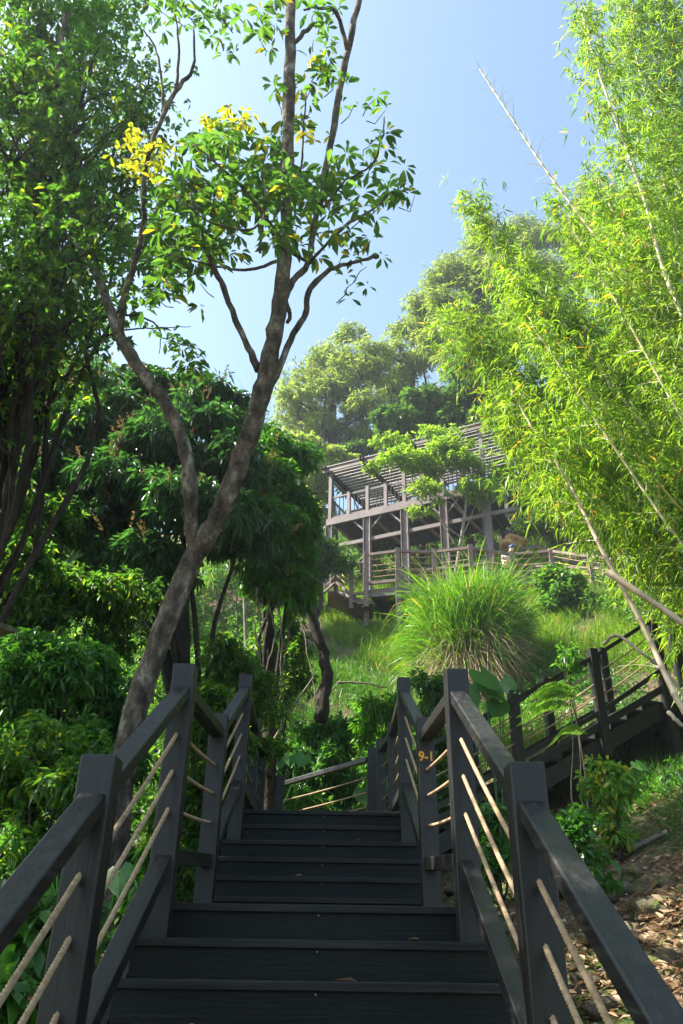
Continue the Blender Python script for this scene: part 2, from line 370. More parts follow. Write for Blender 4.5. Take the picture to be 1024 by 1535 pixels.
def rope_mesh(p, q, sag, r, near, parent):
    p = np.array(p); q = np.array(q); L = np.linalg.norm(q - p)
    step = .006 if near else .12
    n = max(6, int(L / step)); ns = 12 if near else 5
    d = (q - p) / L; a = np.cross(d, [0, 0, 1.0]); a /= np.linalg.norm(a); b = np.cross(a, d)
    t = np.linspace(0, 1, n); s = t * L
    cen = p + np.outer(t, q - p) - np.outer(4 * t * (1 - t) * sag, [0, 0, 1])
    th = np.linspace(0, 2 * math.pi, ns, endpoint=False)
    if near:
        ph = s[:, None] / .052 * 2 * math.pi
        rad = r * (.66 + .40 * np.abs(np.cos(1.5 * (th[None] - ph))))
    else:
        rad = np.full((n, ns), r)
    V = cen[:, None, :] + rad[..., None] * (np.cos(th)[None, :, None] * a + np.sin(th)[None, :, None] * b)
    V = V.reshape(-1, 3)
    i, k = np.meshgrid(np.arange(n - 1), np.arange(ns), indexing='ij')
    Fq = np.stack([i * ns + k, i * ns + (k + 1) % ns, (i + 1) * ns + (k + 1) % ns, (i + 1) * ns + k], -1).reshape(-1, 4)
    return mesh_np('rope', V, Fq, MAT['rope'], parent, smooth=True)
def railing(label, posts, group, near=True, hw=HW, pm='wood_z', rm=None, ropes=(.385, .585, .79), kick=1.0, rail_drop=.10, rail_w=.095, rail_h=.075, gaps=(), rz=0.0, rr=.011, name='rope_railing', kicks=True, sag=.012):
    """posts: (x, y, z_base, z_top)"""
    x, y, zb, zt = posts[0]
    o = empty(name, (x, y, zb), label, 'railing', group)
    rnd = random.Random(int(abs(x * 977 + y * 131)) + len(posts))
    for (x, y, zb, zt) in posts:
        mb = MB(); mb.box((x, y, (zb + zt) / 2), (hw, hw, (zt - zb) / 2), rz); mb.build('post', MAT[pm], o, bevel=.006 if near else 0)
    for i in range(len(posts) - 1):
        if i in gaps: continue
        a = np.array(posts[i]); b = np.array(posts[i + 1])
        d = b[:2] - a[:2]; Lh = np.linalg.norm(d); d /= Lh
        e = hw / max(abs(d[0]), abs(d[1])) if rz == 0 else hw
        pa = a[:2] + d * e; pb = b[:2] - d * e
        ta, tb = a[3], b[3]
        def pt(q, z): return np.array([q[0], q[1], z])
        sl = (tb - ta) / Lh
        za, zb_ = ta + sl * e, tb - sl * e
        m = rm or ('wood_y' if abs(d[1]) > abs(d[0]) else 'wood_x')
        mb = MB(); mb.beam(pt(pa - d * .002, za - rail_drop), pt(pb + d * .002, zb_ - rail_drop), rail_w, rail_h); mb.build('handrail', MAT[m], o, bevel=.007 if near else 0)
        if kicks:
            mb = MB(); mb.beam(pt(pa - d * .002, za - kick), pt(pb + d * .002, zb_ - kick), rail_w * .9, rail_h * 1.15); mb.build('kick_rail', MAT[m], o, bevel=.006 if near else 0)
        for r0 in ropes:
            j = rnd.uniform(-.008, .008) if near else 0
            if near and kicks:
                for fx, sg, zz in ((pa, 1, za - r0 + j), (pb, -1, zb_ - r0 + j)):
                    hb = MB(); c0 = pt(fx, zz - sg * sl * .0); hb.tube([c0 - pt(d, 0) * .004 * sg, c0 + pt(d, 0) * .0025 * sg], [.024, .024], 14); hb.build('rope_hole_disc', MAT['plate'], o)  # black disc on the post face stands in for the hole's dark inside
            rope_mesh(pt(a[:2] + d * (e * .35), ta - r0 + j), pt(b[:2] - d * (e * .35), tb - r0 + j), sag * rnd.uniform(.5, 1.6), rr, near, o)
    return o
GR = 'rope railings of the boardwalk'
H_ = 1.42
# tops taken level with the fit
yP0, yP1, yP2, yP3, yP4 = -2.98, -1.56, -0.075, 1.57, 3.24
def pst(s, y, zb, zt, x=PX): return (s * x, y, zb - .25, zt)
tz = {0: -.455, 1: .40, 2: 1.254, 3: 1.41, 4: 2.265}
main_posts = lambda s: [pst(s, -5.6, -2.2, -.455), pst(s, yP0, -1.87, tz[0]), pst(s, yP1, -1.02, tz[1]), pst(s, yP2, -.17, tz[2]), pst(s, yP3, 0, tz[3]), pst(s, yP4, .85, tz[4])]
def topat(u, v, z): p = at_z(u, v, z); return (p[0], p[1])
zt2 = 2.44
P5 = topat(588.5, 1084, zt2); P6 = topat(571, 1109, zt2)
L5 = topat(384, 1078, zt2); L6 = topat(394, 1111, zt2); L7 = topat(405, 1152, zt2)
P6b = topat(558, 1122, zt2)
right = railing('right hand railing of the straight stairs, one of its posts marked with orange numerals', main_posts(1) + [(P5[0], P5[1], .8, zt2), (P6[0], P6[1], .8, zt2)], GR)
left = railing('left hand railing of the straight stairs, plain posts beside the forked tree', main_posts(-1) + [(L5[0], L5[1], .8, zt2), (L6[0], L6[1], .8, zt2), (L7[0], L7[1], .7, zt2)], GR)
railing('short cross railing closing the far end of the upper landing', [(L7[0] + .17, L7[1] - .02, .8, 2.32), (P6b[0], P6b[1], .8, 2.44)], GR, rail_w=.07, rail_h=.07)
# knots where the ropes end at the numbered post
# number plate on the numbered post
plate = MB(); plate.box((PX - .005, yP3 - HW - .004, 1.105), (.060, .003, .044)); pl = plate.build('number_plate', MAT['plate'], right)
fc = bpy.data.curves.new('numerals', 'FONT'); fc.body = '9-1'; fc.size = .098; fc.align_x = 'CENTER'; fc.align_y = 'CENTER'; fc.extrude = .0012; fc.offset = .0022
_tmp = bpy.data.objects.new('numerals_curve', fc)
_me = bpy.data.meshes.new_from_object(_tmp); bpy.data.objects.remove(_tmp); _me.materials.clear(); _me.materials.append(MAT['orange'])
fo = bpy.data.objects.new('numerals', _me); C.objects.link(fo); fo.parent = pl
fo.location = (PX - .005, yP3 - HW - .0086, 1.105); fo.rotation_euler = (math.pi / 2, 0, 0)
fo.scale = (.93, 1, 1)

# ------------------------------------------------------------------ side flight climbing to the right
A3 = math.radians(14)
d3 = np.array([math.cos(A3), math.sin(A3)]); n3 = np.array([-math.sin(A3), math.cos(A3)])
z3 = 6 * R_
s0 = np.array([P6[0] + .35, P6[1] + .02]) + n3 * .06
SL = .56
def fl3(s, off, dz=0.0):
    p = s0 + d3 * s + n3 * off
    return np.array([p[0], p[1], z3 + SL * max(0, s) + dz])
def solve_s(u, off):
    best = None
    for k in range(0, 900):
        s = k * .01; p = fl3(s, off, 1.2) - CAM
        uu = 512 + F * (np.dot(p, RV) / np.dot(p, _fwd))
        if best is None or abs(uu - u) < best[0]: best = (abs(uu - u), s)
    return best[1]
sA, sB, sC = solve_s(768, 0), solve_s(887, 0), solve_s(977, 0)
print('flight3', sA, sB, sC, fl3(sC, 0))
f3 = empty('stair_flight', (*s0, z3), 'side flight climbing to the right behind the bush, open underneath', 'stairs', 'stair flights of the boardwalk')
n_steps = int((sC + .1) / .30)
W3 = 1.5
def rotbox(mb, s, off, z, hs, ho, hz):
    p = s0 + d3 * s + n3 * off; mb.box((p[0], p[1], z), (hs, ho, hz), A3)
for k in range(n_steps):
    s = k * .30 + .15; z = z3 + SL * .30 * (k + 1)
    mb = MB(); rotbox(mb, s, W3 / 2, z - .02, .165, W3 / 2 + .02, .02); mb.build('tread', MAT['tread'], f3)
    mb = MB(); rotbox(mb, s - .13, W3 / 2, z - .04 - .06, .012, W3 / 2 - .01, .06); mb.build('riser', MAT['tread'], f3)
for off in (.03, W3 - .03):
    mb = MB(); a = fl3(0, off, -.02); b = fl3(n_steps * .30, off, -.02); mb.beam(a, b, .06, .26); mb.build('stringer', MAT['wood_x'], f3)
for off in (-.03,):
    mb = MB(); a = fl3(0, off, .20); b = fl3(n_steps * .30 + .1, off, .20); mb.beam(a, b, .03, .12); mb.build('stringer', MAT['wood_x'], f3)
eN = fl3(n_steps * .3, 0)
def post3(s, off, h=1.32, below=.35):
    p = fl3(s, off); return (p[0], p[1], p[2] - below, p[2] + h)
sM = (sA + sB) / 2
railing('near railing of the side flight to the right, leaves hanging over it', [post3(.0, -.03), post3(sA, -.03), post3(sB, -.03), post3(sC, -.03, 1.42, .9)], GR, near=False, rz=A3, rr=.011, ropes=(.36, .55, .75), kick=.95, sag=.03, rail_h=.07, rail_w=.08)
railing('far railing of the side flight to the right, behind the near one', [post3(.0, W3 + .03), post3(sA + .0, W3 + .03), post3(sB + .0, W3 + .03), post3(sC + .0, W3 + .03)], GR, near=False, rz=A3, rr=.011, ropes=(.36, .55, .75), kick=.95, sag=.03, rail_h=.07, rail_w=.08)
# landing at the head of the side flight
zl = z3 + SL * .3 * n_steps
ld = empty('landing_deck', (eN[0], eN[1], zl), 'dark landing at the head of the side flight, right edge of the view', 'deck', 'flat decks between the stair flights')
mb = MB(); rotbox(mb, n_steps * .3 + 1.35, W3 / 2 + .3, zl - .02, 1.35, W3 / 2 + .3, .02); mb.build('deck_board', MAT['tread'], ld)
mb = MB()
for off in (.05, W3 + .5): rotbox(mb, n_steps * .3 + 1.35, off, zl - .14, 1.33, .03, .10)
mb.build('joist', MAT['wood_x'], ld)
for (s, off) in ((n_steps * .3 + .2, .2), (n_steps * .3 + .2, W3 - .2), (n_steps * .3 + 2.3, .2)):
    mb = MB(); p = s0 + d3 * s + n3 * off; g = float(ground_z(p[0], p[1])); mb.box((p[0], p[1], (zl - .25 + g - .4) / 2), (.07, .07, max(.1, (zl - .25 - g + .4) / 2)), A3); mb.build('leg', MAT['wood_z'], ld)
def p3b(s, off, h=1.42):
    p = s0 + d3 * s + n3 * off; return (p[0], p[1], zl - .5, zl + h - .12)
railing('level railing on the landing at the right edge', [p3b(sC + .35, -.03), p3b(sC + 2.2, -.03)], GR, near=False, rz=A3, rr=.011, ropes=(.36, .55, .75), kick=.95)

# ------------------------------------------------------------------ upper walkway below the pavilion
GW = 'rope railings of the upper walkway'
zw = 10.55
wk_px = [(549, 828), (595.5, 822), (650.5, 823.5), (704.5, 817), (766, 827), (825, 822), (883, 830), (959, 837), (1009, 858), (1070, 880)]
wk = [at_z(u, v, zw + 1.38) for u, v in wk_px]
for _i, _D in ((6, 22.8), (7, 21.2), (8, 20.0), (9, 19.2)):
    wk[_i] = at(*wk_px[_i], _D)
ZW = [min(q[2] - 1.38, 99) for q in wk]
wo = empty('walkway_deck', wk[2], 'brown raised walkway running below the hillside pavilion', 'walkway')
WP = []
for i in range(len(wk) - 1):
    a, b = wk[i], wk[i + 1]
    d = (b - a)[:2]; L = np.linalg.norm(d); d /= L; n = np.array([-d[1], d[0]])
    if n[1] < 0: n = -n
    mb = MB()
    V = []
    m_ = 0.02
    for (q, oo) in ((a, 0.05), (b, .05), (b, 1.5), (a, 1.5)):
        V.append((q[0] + n[0] * oo, q[1] + n[1] * oo, q[2] - 1.38 + .003 * (i % 2)))
    V2 = [(x, y, z - .05) for x, y, z in V]
    mb.add(V + V2, [(0, 1, 2, 3), (7, 6, 5, 4), (0, 4, 5, 1), (1, 5, 6, 2), (2, 6, 7, 3), (3, 7, 4, 0)])
    mb.build('deck_board', MAT['wood_sun'], wo)
    mb = MB(); mb.beam((a[0] + n[0] * .08, a[1] + n[1] * .08, ZW[i] - .055), (b[0] + n[0] * .08, b[1] + n[1] * .08, ZW[i + 1] - .055), .08, .22); mb.build('edge_beam', MAT['steel'], wo)
for i, q in enumerate(wk):
    g = float(ground_z(q[0], q[1]))
    if g < ZW[i] - .6:
        zw_ = ZW[i]
        mb = MB(); mb.box((q[0], q[1] + .15, (g + zw_ - .3) / 2 - .2), (.07, .07, (zw_ - .3 - g) / 2 + .2)); mb.build('leg', MAT['steel'], wo)
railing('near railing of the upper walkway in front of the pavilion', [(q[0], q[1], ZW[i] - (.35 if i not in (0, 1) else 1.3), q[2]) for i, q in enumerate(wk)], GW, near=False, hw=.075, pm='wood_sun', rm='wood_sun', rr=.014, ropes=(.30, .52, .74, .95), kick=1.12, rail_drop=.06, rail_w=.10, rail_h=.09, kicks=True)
far = []
for u, v in ((600, 850), (636, 851), (672, 846), (730, 840), (800, 845)):
    q = at_z(u, v, zw + 1.30); far.append((q[0], q[1] , zw - .1, zw + 1.30))
for u, v, D in ((905, 848, 23.4), (985, 866, 21.4), (1040, 884, 20.6)):
    q = at(u, v, D); far.append((q[0], q[1], q[2] - 1.4, q[2]))
far = [(x, y, a, b) for (x, y, a, b) in far]
railing('far railing of the upper walkway below the pavilion columns', far, GW, near=False, hw=.07, pm='wood_sun', rm='wood_sun', rr=.014, ropes=(.30, .52, .74), kick=1.1, rail_drop=.06, rail_w=.09, rail_h=.08)
# stair down on the left of the walkway
lst = [at(549, 838, 23.6), at(527, 842, 24.2), at(504.5, 826, 25.5), at(483, 845, 25)]
railing('sloping railing of the little stair left of the upper walkway', [(q[0], q[1], q[2] - 1.7, q[2]) for q in lst], GW, near=False, hw=.07, pm='wood_sun', rm='wood_sun', rr=.014, ropes=(.30, .52, .74, .95), kick=1.15, rail_drop=.06, rail_w=.09, rail_h=.08)
us = empty('stair_flight', lst[0], 'little brown stair descending left from the upper walkway', 'stairs', 'stair flights of the boardwalk')
for k in range(8):
    t = k / 7; q = (1 - t) * lst[0] + t * lst[2]; mb = MB(); mb.box((q[0], q[1] + .8, q[2] - 1.5), (.28, .65, .03)); mb.build('tread', MAT['wood_sun'], us)
mb = MB(); mb.beam((lst[0][0], lst[0][1] + .1, lst[0][2] - 1.45), (lst[2][0], lst[2][1] + .1, lst[2][2] - 1.45), .08, .25); mb.build('stringer', MAT['steel'], us)

# ================================================================== pavilion
F0 = at(494.5, 780, 30.0); zf = F0[2]
F1 = at_z(705, 733, zf)
pd = (F1 - F0)[:2]; pL = np.linalg.norm(pd); pd = pd / pL; pn = np.array([-pd[1], pd[0]])
if pn[1] < 0: pn = -pn
pav = empty('pavilion', F0, 'brown raised pavilion with slatted roof and barred balcony on the hillside', 'pavilion')
pa = math.atan2(pd[1], pd[0])
def pp(s, o, z=0.0): q = F0[:2] + pd * s + pn * o; return np.array([q[0], q[1], zf + z])
def s_of(u, o=0, z=0):
    best = None
    for k in range(0, 1400):
        s = k * .01; p = pp(s, o, z) - CAM; uu = 512 + F * (np.dot(p, RV) / np.dot(p, _fwd))
        if best is None or abs(uu - u) < best[0]: best = (abs(uu - u), s)
    return best[1]
cols = [0.0] + [s_of(u, 0, -1) for u in (551, 607.5, 666)]
cols.append(cols[-1] + (cols[-1] - cols[-2]) * 1.03)
LF = cols[-1] + .1; DP = 3.6
print('pavilion', zf, cols, pL, math.degrees(pa))
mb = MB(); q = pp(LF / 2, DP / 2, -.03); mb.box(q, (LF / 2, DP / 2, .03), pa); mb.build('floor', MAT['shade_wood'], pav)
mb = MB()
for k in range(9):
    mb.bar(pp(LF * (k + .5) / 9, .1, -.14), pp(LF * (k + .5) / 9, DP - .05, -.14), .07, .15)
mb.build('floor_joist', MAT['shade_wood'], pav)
mb = MB(); mb.bar(pp(-.12, -.06, -.14), pp(LF, -.06, -.14), .12, .30); mb.build('floor_beam', MAT['steel'], pav)
for o in (0.02, DP - .1):
    mb = MB(); mb.bar(pp(0, o, -1.30), pp(LF + 1.0, o, -1.30), .10, .16); mb.build('cross_beam', MAT['steel'], pav)
for o in (0.0, DP - .1):
    for s in cols:
        b = pp(s, o); g = float(ground_z(b[0], b[1])) - .4
        for dx in (-.09, .09):
            pass
        mb = MB()
        mb.box((b[0], b[1], (zf - .3 + g) / 2), (.13, .02, (zf - .3 - g) / 2), pa)
        for sg in (-1, 1):
            q = F0[:2] + pd * (s + sg * .145) + pn * o
            mb.box((q[0], q[1], (zf - .3 + g) / 2), (.013, .11, (zf - .3 - g) / 2), pa)
        mb.build('column', MAT['steel'], pav)
        if o == 0.0 and 0 < s < LF - .3:
            mb = MB(); mb.bar(pp(s - .14, o, -.85), pp(s - .62, o, -.32), .06, .07); mb.bar(pp(s + .14, o, -.85), pp(s + .62, o, -.32), .06, .07); mb.build('brace', MAT['steel'], pav)
for k in range(4):
    s = cols[k] + .3
    mb = MB(); mb.bar(pp(s, .25, -.35), pp(s + 1.6, DP - .3, -2.1), .12, .06); mb.build('brace', MAT['wood_sun'], pav)
# railing and roof posts: every half bay
hp = []
for k in range(len(cols) - 1): hp += [cols[k], (cols[k] + cols[k + 1]) / 2]
hp.append(cols[-1])
ROOF = 2.55; RISE = .35; RD = 4.3
for i, s in enumerate(hp):
    top = ROOF - .06 if i % 2 == 0 else 1.22
    if 0 < i and i % 2 == 0: top = ROOF - .06 if i in (4, 8) else 1.25
    mb = MB(); q = pp(s, .03, top / 2); mb.box(q, (.07, .07, top / 2), pa); mb.build('post', MAT['steel'], pav)
for s in (0, cols[2], cols[4]):
    mb = MB(); q = pp(s, DP - .1, (ROOF + RISE * .85) / 2); mb.box(q, (.07, .07, (ROOF + RISE * .85) / 2), pa); mb.build('post', MAT['steel'], pav)
def balus(s0_, s1_, o0, o1):
    pr = empty_part = MB()
    a = pp(s0_, o0, 1.10); b = pp(s1_, o1, 1.10)
    pr.bar(a, b, .06, .07)
    a2 = a - [0, 0, .98]; b2 = b - [0, 0, .98]; pr.bar(a2, b2, .05, .05)
    n = max(3, int(np.linalg.norm(b - a) / .17))
    for k in range(1, n):
        t = k / n; p = a * (1 - t) + b * t; pr.bar(p - [0, 0, .03], p - [0, 0, .96], .036)
    pr.build('balustrade', MAT['steel'], pav)
for k in range(len(hp) - 1): balus(hp[k] + .07, hp[k + 1] - .07, .03, .03)
balus(0, 0.001, .15, DP - .2); 
# roof: slats run along the front, over sloping rafters
def roof(name, s0_, s1_, zr, o0, o1, rise):
    n = 17
    for k in range(n):
        t = (k + .5) / n; o = o0 + (o1 - o0) * t; z = zr + rise * t
        mb = MB(); mb.bar(pp(s0_, o, z), pp(s1_, o, z), (o1 - o0) / n * .60, .035); mb.build('roof_slat', MAT['roof'], pav)
    for s in np.linspace(s0_ + .12, s1_ - .12, max(3, int((s1_ - s0_) / 1.7) + 1)):
        mb = MB()
        for dd in (-.07, .07): mb.bar(pp(s + dd, o0 - .15, zr - .10 - rise * .03), pp(s + dd, o1, zr + rise - .10), .05, .13)
        mb.build('rafter', MAT['bark_dark'], pav)
    mb = MB(); mb.bar(pp(s0_, o0 + .1, zr - .20), pp(s1_, o0 + .1, zr - .20), .08, .12); mb.build('roof_beam', MAT['steel'], pav)
roof('roof', -.25, cols[2] + .2, ROOF, -.35, RD, RISE)
roof('roof', cols[2] + .3, cols[4] + .6, ROOF + .35, -.25, RD + .3, RISE + .1)
# table and bench silhouettes behind the balustrade
tb = empty('picnic_table', pp(1.3, 1.2, 0), 'dark table just visible behind the pavilion balustrade', 'table')
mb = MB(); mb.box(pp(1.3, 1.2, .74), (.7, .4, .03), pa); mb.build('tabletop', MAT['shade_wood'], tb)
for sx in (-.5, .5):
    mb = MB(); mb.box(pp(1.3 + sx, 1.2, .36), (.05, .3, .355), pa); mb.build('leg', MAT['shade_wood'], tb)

# ================================================================== vegetation
def unit(a): return a / (np.linalg.norm(a, axis=-1, keepdims=True) + 1e-9)
T_RH = (np.array([[0, 0, 0], [.45, .5, .10], [1, 0, -.04], [.45, -.5, .10]]), np.array([[0, 1, 2], [0, 2, 3]]))
T_OV = (np.array([[0, 0, 0], [.30, .30, .05], [.68, .50, .08], [1, 0, -.05], [.68, -.50, .08], [.30, -.30, .05], [.35, 0, 0], [.7, 0, -.01]]),
        np.array([[0, 6, 1], [1, 6, 7], [1, 7, 2], [2, 7, 3], [0, 5, 6], [5, 7, 6], [5, 4, 7], [4, 3, 7]]))
T_LA = (np.array([[0, 0, 0], [.3, .5, .07], [1, 0, 0], [.3, -.5, .07], [.5, 0, -.02]]), np.array([[0, 4, 1], [1, 4, 2], [0, 3, 4], [3, 2, 4]]))
_bt = np.array([0, .35, .7, 1.0])
T_BL = (np.array([[0, -.5, 0], [0, .5, 0], [.35, -.42, 0], [.35, .42, 0], [.7, -.25, 0], [.7, .25, 0], [1, 0, 0]]),
        np.array([[0, 2, 1], [1, 2, 3], [2, 4, 3], [3, 4, 5], [4, 6, 5]]))
def leaves(name, P, D, L, W, mat, parent=None, T=T_RH, droop=.15, roll=.5, rng=None, up=None):
    """one leaf per row: base P, direction D, length L, width W"""
    n = len(P); D = unit(D); U = np.tile([0, 0, 1.0], (n, 1)) if up is None else up
    Nn = U - D * np.sum(U * D, 1, keepdims=True) + rng.normal(0, roll, (n, 3))
    Nn = unit(Nn - D * np.sum(Nn * D, 1, keepdims=True)); S = np.cross(D, Nn)
    tv, tf = T
    L = np.broadcast_to(np.asarray(L, float), (n,)); W = np.broadcast_to(np.asarray(W, float), (n,))
    V = P[:, None] + D[:, None] * (tv[None, :, :1] * L[:, None, None]) + S[:, None] * (tv[None, :, 1:2] * W[:, None, None]) + Nn[:, None] * (tv[None, :, 2:3] * L[:, None, None])
    V[:, :, 2] -= (tv[None, :, 0] ** 2) * (L * np.broadcast_to(droop, (n,)))[:, None]
    k = len(tv); Fc = tf[None] + (np.arange(n) * k)[:, None, None]
    return mesh_np(name, V.reshape(-1, 3), Fc.reshape(-1, 3), mat, parent)
def sprigs(name, Cc, A, k, L, mat, parent, rng, wl=.3, spread=.9, droop=.2, T=T_RH, off=.3, down=.0, jl=.3, roll=.5):
    n = len(Cc); Cc = np.repeat(Cc, k, 0); A = unit(np.repeat(A, k, 0))
    Rn = unit(rng.normal(0, 1, (n * k, 3)))
    D = unit(A * .55 + Rn * spread + np.array([0, 0, -down]))
    Ll = L * (1 + rng.uniform(-jl, jl, n * k))
    P = Cc + A * (rng.uniform(-.5, .5, (n * k, 1)) * L * off * 2) + D * L * .08
    return leaves(name, P, D, Ll, Ll * wl, mat, parent, T, droop, roll, rng)
def crown_pts(blobs, n, rng, sub=9, subr=.42, bottom=.35, inner=.25, flat=1.0):
    """points and outward axes on a lumpy crown; blobs = [(centre, (rx,ry,rz)), ...]"""
    c = []; r = []
    for cc, rr in blobs:
        cc = np.array(cc); rr = np.array(rr, float)
        m = max(4, int(sub * rng.uniform(.8, 1.3)))
        d = unit(rng.normal(0, 1, (m, 3))); d[:, 2] = np.where(d[:, 2] < -.3, -d[:, 2] * .5, d[:, 2])
        c.append(cc + d * rr * rng.uniform(.55, .85, (m, 1))); r.append(np.tile(rr * subr, (m, 1)) * rng.uniform(.7, 1.25, (m, 1)))
    c = np.concatenate(c); r = np.concatenate(r)
    w = (r[:, 0] * r[:, 2]); w = w / w.sum()
    i = rng.choice(len(c), n, p=w)
    d = unit(rng.normal(0, 1, (n, 3))); d[:, 2] = np.where((d[:, 2] < 0) & (rng.random(n) > bottom), -d[:, 2], d[:, 2])
    q = np.where(rng.random((n, 1)) < inner, rng.uniform(.3, .9, (n, 1)), rng.uniform(.85, 1.08, (n, 1)))
    return c[i] + d * r[i] * q * np.array([1, 1, flat]), d
def limbs(mb, base, targets, r0, rng, n=5, sides=6, kink=.12):
    for t in targets:
        t = np.array(t); b = np.array(base); L = np.linalg.norm(t - b)
        m = (b + t) / 2 + rng.normal(0, kink * L * .5, 3) + np.array([0, 0, .08 * L])
        P = spline([b, b * .6 + m * .4 + rng.normal(0, .03 * L, 3), m, t * .7 + m * .3 + rng.normal(0, .03 * L, 3), t], 3)
        mb.tube(P, lin(r0, r0 * .22, len(P)), sides, rng, .08)
def blob(u, v, D, ru, rv=None):
    c = at(u, v, D); k = depth(c) / F; rv = rv or ru
    return (c, (ru * k, (ru + rv) / 2 * k, rv * k))
def plant(name, label, cat, base, group=None): return empty(name, base, label, cat, group)

# ---- forked tree beside the stairs -------------------------------------------------
rng = np.random.default_rng(7)
def dY(v): return 6.9 - 1.9 * (1 - min(max(v / 850.0, 0), 1))
def py(u, v, dd=0.0): return at(u, v, dY(v) + dd)
base = py(150, 1395); gz = float(ground_z(base[0], base[1]))
tree = plant('forked_tree', 'mottled tree forking low into two leaning trunks, leaning over the left railing', 'tree', (base[0], base[1], gz))
def trunk_tube(mb, px, rng, sides=12, rough=.05, jit=.005, n=5):
    P = [py(u, v, dd) for (u, v, wpx, dd) in px]
    R = [wpx * (.42 if wpx > 19 else .36) * depth(p) / F for p, (u, v, wpx, dd) in zip(P, px)]
    Q = spline(P, n, jit, rng); Rr = []
    for i in range(len(P) - 1): Rr += [R[i] + (R[i + 1] - R[i]) * k / n for k in range(n)]
    Rr.append(R[-1])
    Rr = [r * (1 + rng.uniform(-.07, .09)) for r in Rr]
    mb.tube(Q, Rr, sides, rng, rough)
mb = MB()
trunk_tube(mb, [(140, 1440, 60, 0), (160, 1350, 52, 0), (180, 1200, 48, 0), (197, 1090, 44, 0), (232, 980, 40, 0), (262, 900, 37, 0), (292, 832, 38, 0), (322, 785, 36, 0), (350, 720, 35, 0), (378, 640, 33, 0), (398, 570, 33, 0), (410, 510, 31, 0), (422, 440, 27, 0), (428, 350, 22, 0), (432, 260, 20, 0), (434, 150, 21, 0), (435, 60, 20, 0), (437, -60, 18, 0), (440, -200, 14, 0)], rng, 16)
trunk_tube(mb, [(296, 850, 24, 0), (288, 790, 24, 0), (284, 720, 26, 0), (270, 650, 23, .1), (246, 602, 22, .2), (208, 552, 23, .3), (180, 505, 21, .4), (158, 445, 18, .5), (138, 400, 15, .6), (112, 365, 11, .8), (80, 340, 8, 1.0), (50, 310, 6, 1.2)], rng, 14)
mb.build('trunk', MAT['bark'], tree, smooth=True)
mb = MB()
for px in ([(388, 556, 18, 0), (372, 520, 14, 0), (352, 478, 13, -.1), (335, 430, 12, -.2), (318, 395, 11, -.3), (300, 340, 8, -.3), (285, 290, 5, -.3)],
           [(402, 588, 18, 0), (424, 540, 14, .1), (440, 500, 14, .2), (458, 470, 12, .3), (462, 440, 13, .3), (488, 408, 10, .4), (520, 396, 8, .4), (550, 388, 7, .4), (567, 384, 9, .4)],
           [(424, 455, 16, 0), (440, 420, 14, .1), (462, 395, 12, .2), (470, 340, 12, .2), (481, 300, 13, .2), (490, 250, 14, .2), (500, 190, 14, .2), (514, 110, 15, .2), (527, 50, 14, .2), (545, -30, 10, .2)],
           [(522, 80, 10, .2), (505, 20, 9, .1), (480, 12, 6, 0), (455, 15, 4, 0)],
           [(180, 505, 15, .4), (190, 430, 14, .3), (213, 350, 12, .2), (217, 260, 10, .1), (232, 205, 10, 0), (262, 138, 10, 0), (285, 112, 8, 0), (291, 90, 6, 0), (290, 40, 4, 0)],
           [(262, 138, 8, 0), (268, 90, 6, 0), (266, 40, 4, 0), (262, 10, 3, 0)], [(246, 170, 7, 0), (241, 110, 5, 0), (232, 70, 4, 0), (215, 45, 3, 0)],
           [(436, 70, 10, 0), (455, 50, 9, 0), (480, 30, 7, 0)],
           [(425, 440, 10, 0), (436, 470, 9, 0), (430, 485, 7, 0)],
           [(470, 395, 8, .2), (420, 365, 7, 0), (380, 300, 6, -.2), (330, 250, 5, -.3), (290, 215, 4, -.3)],
           [(420, 390, 8, -.1), (370, 405, 6, -.2), (320, 398, 5, -.3), (250, 380, 4, -.3)],
           [(430, 380, 8, -.1), (400, 330, 6, -.3), (370, 345, 5, -.4), (310, 330, 4, -.5), (260, 290, 3, -.5)],
           [(462, 395, 7, .1), (510, 345, 6, 0), (555, 315, 5, 0), (590, 288, 4, 0), (612, 290, 3, 0)],
           [(478, 320, 6, 0), (520, 270, 5, -.1), (555, 250, 4, -.2), (572, 210, 4, -.2), (576, 175, 3, -.2)],
           [(430, 300, 7, 0), (450, 250, 5, -.2), (455, 200, 4, -.3), (460, 130, 3, -.3)],
           [(390, 380, 6, -.2), (395, 330, 5, -.3), (398, 290, 4, -.3), (395, 240, 3, -.3)]):
    trunk_tube(mb, px, rng, 7, .1, .006, 4)
mb.build('branch', MAT['bark'], tree, smooth=True)
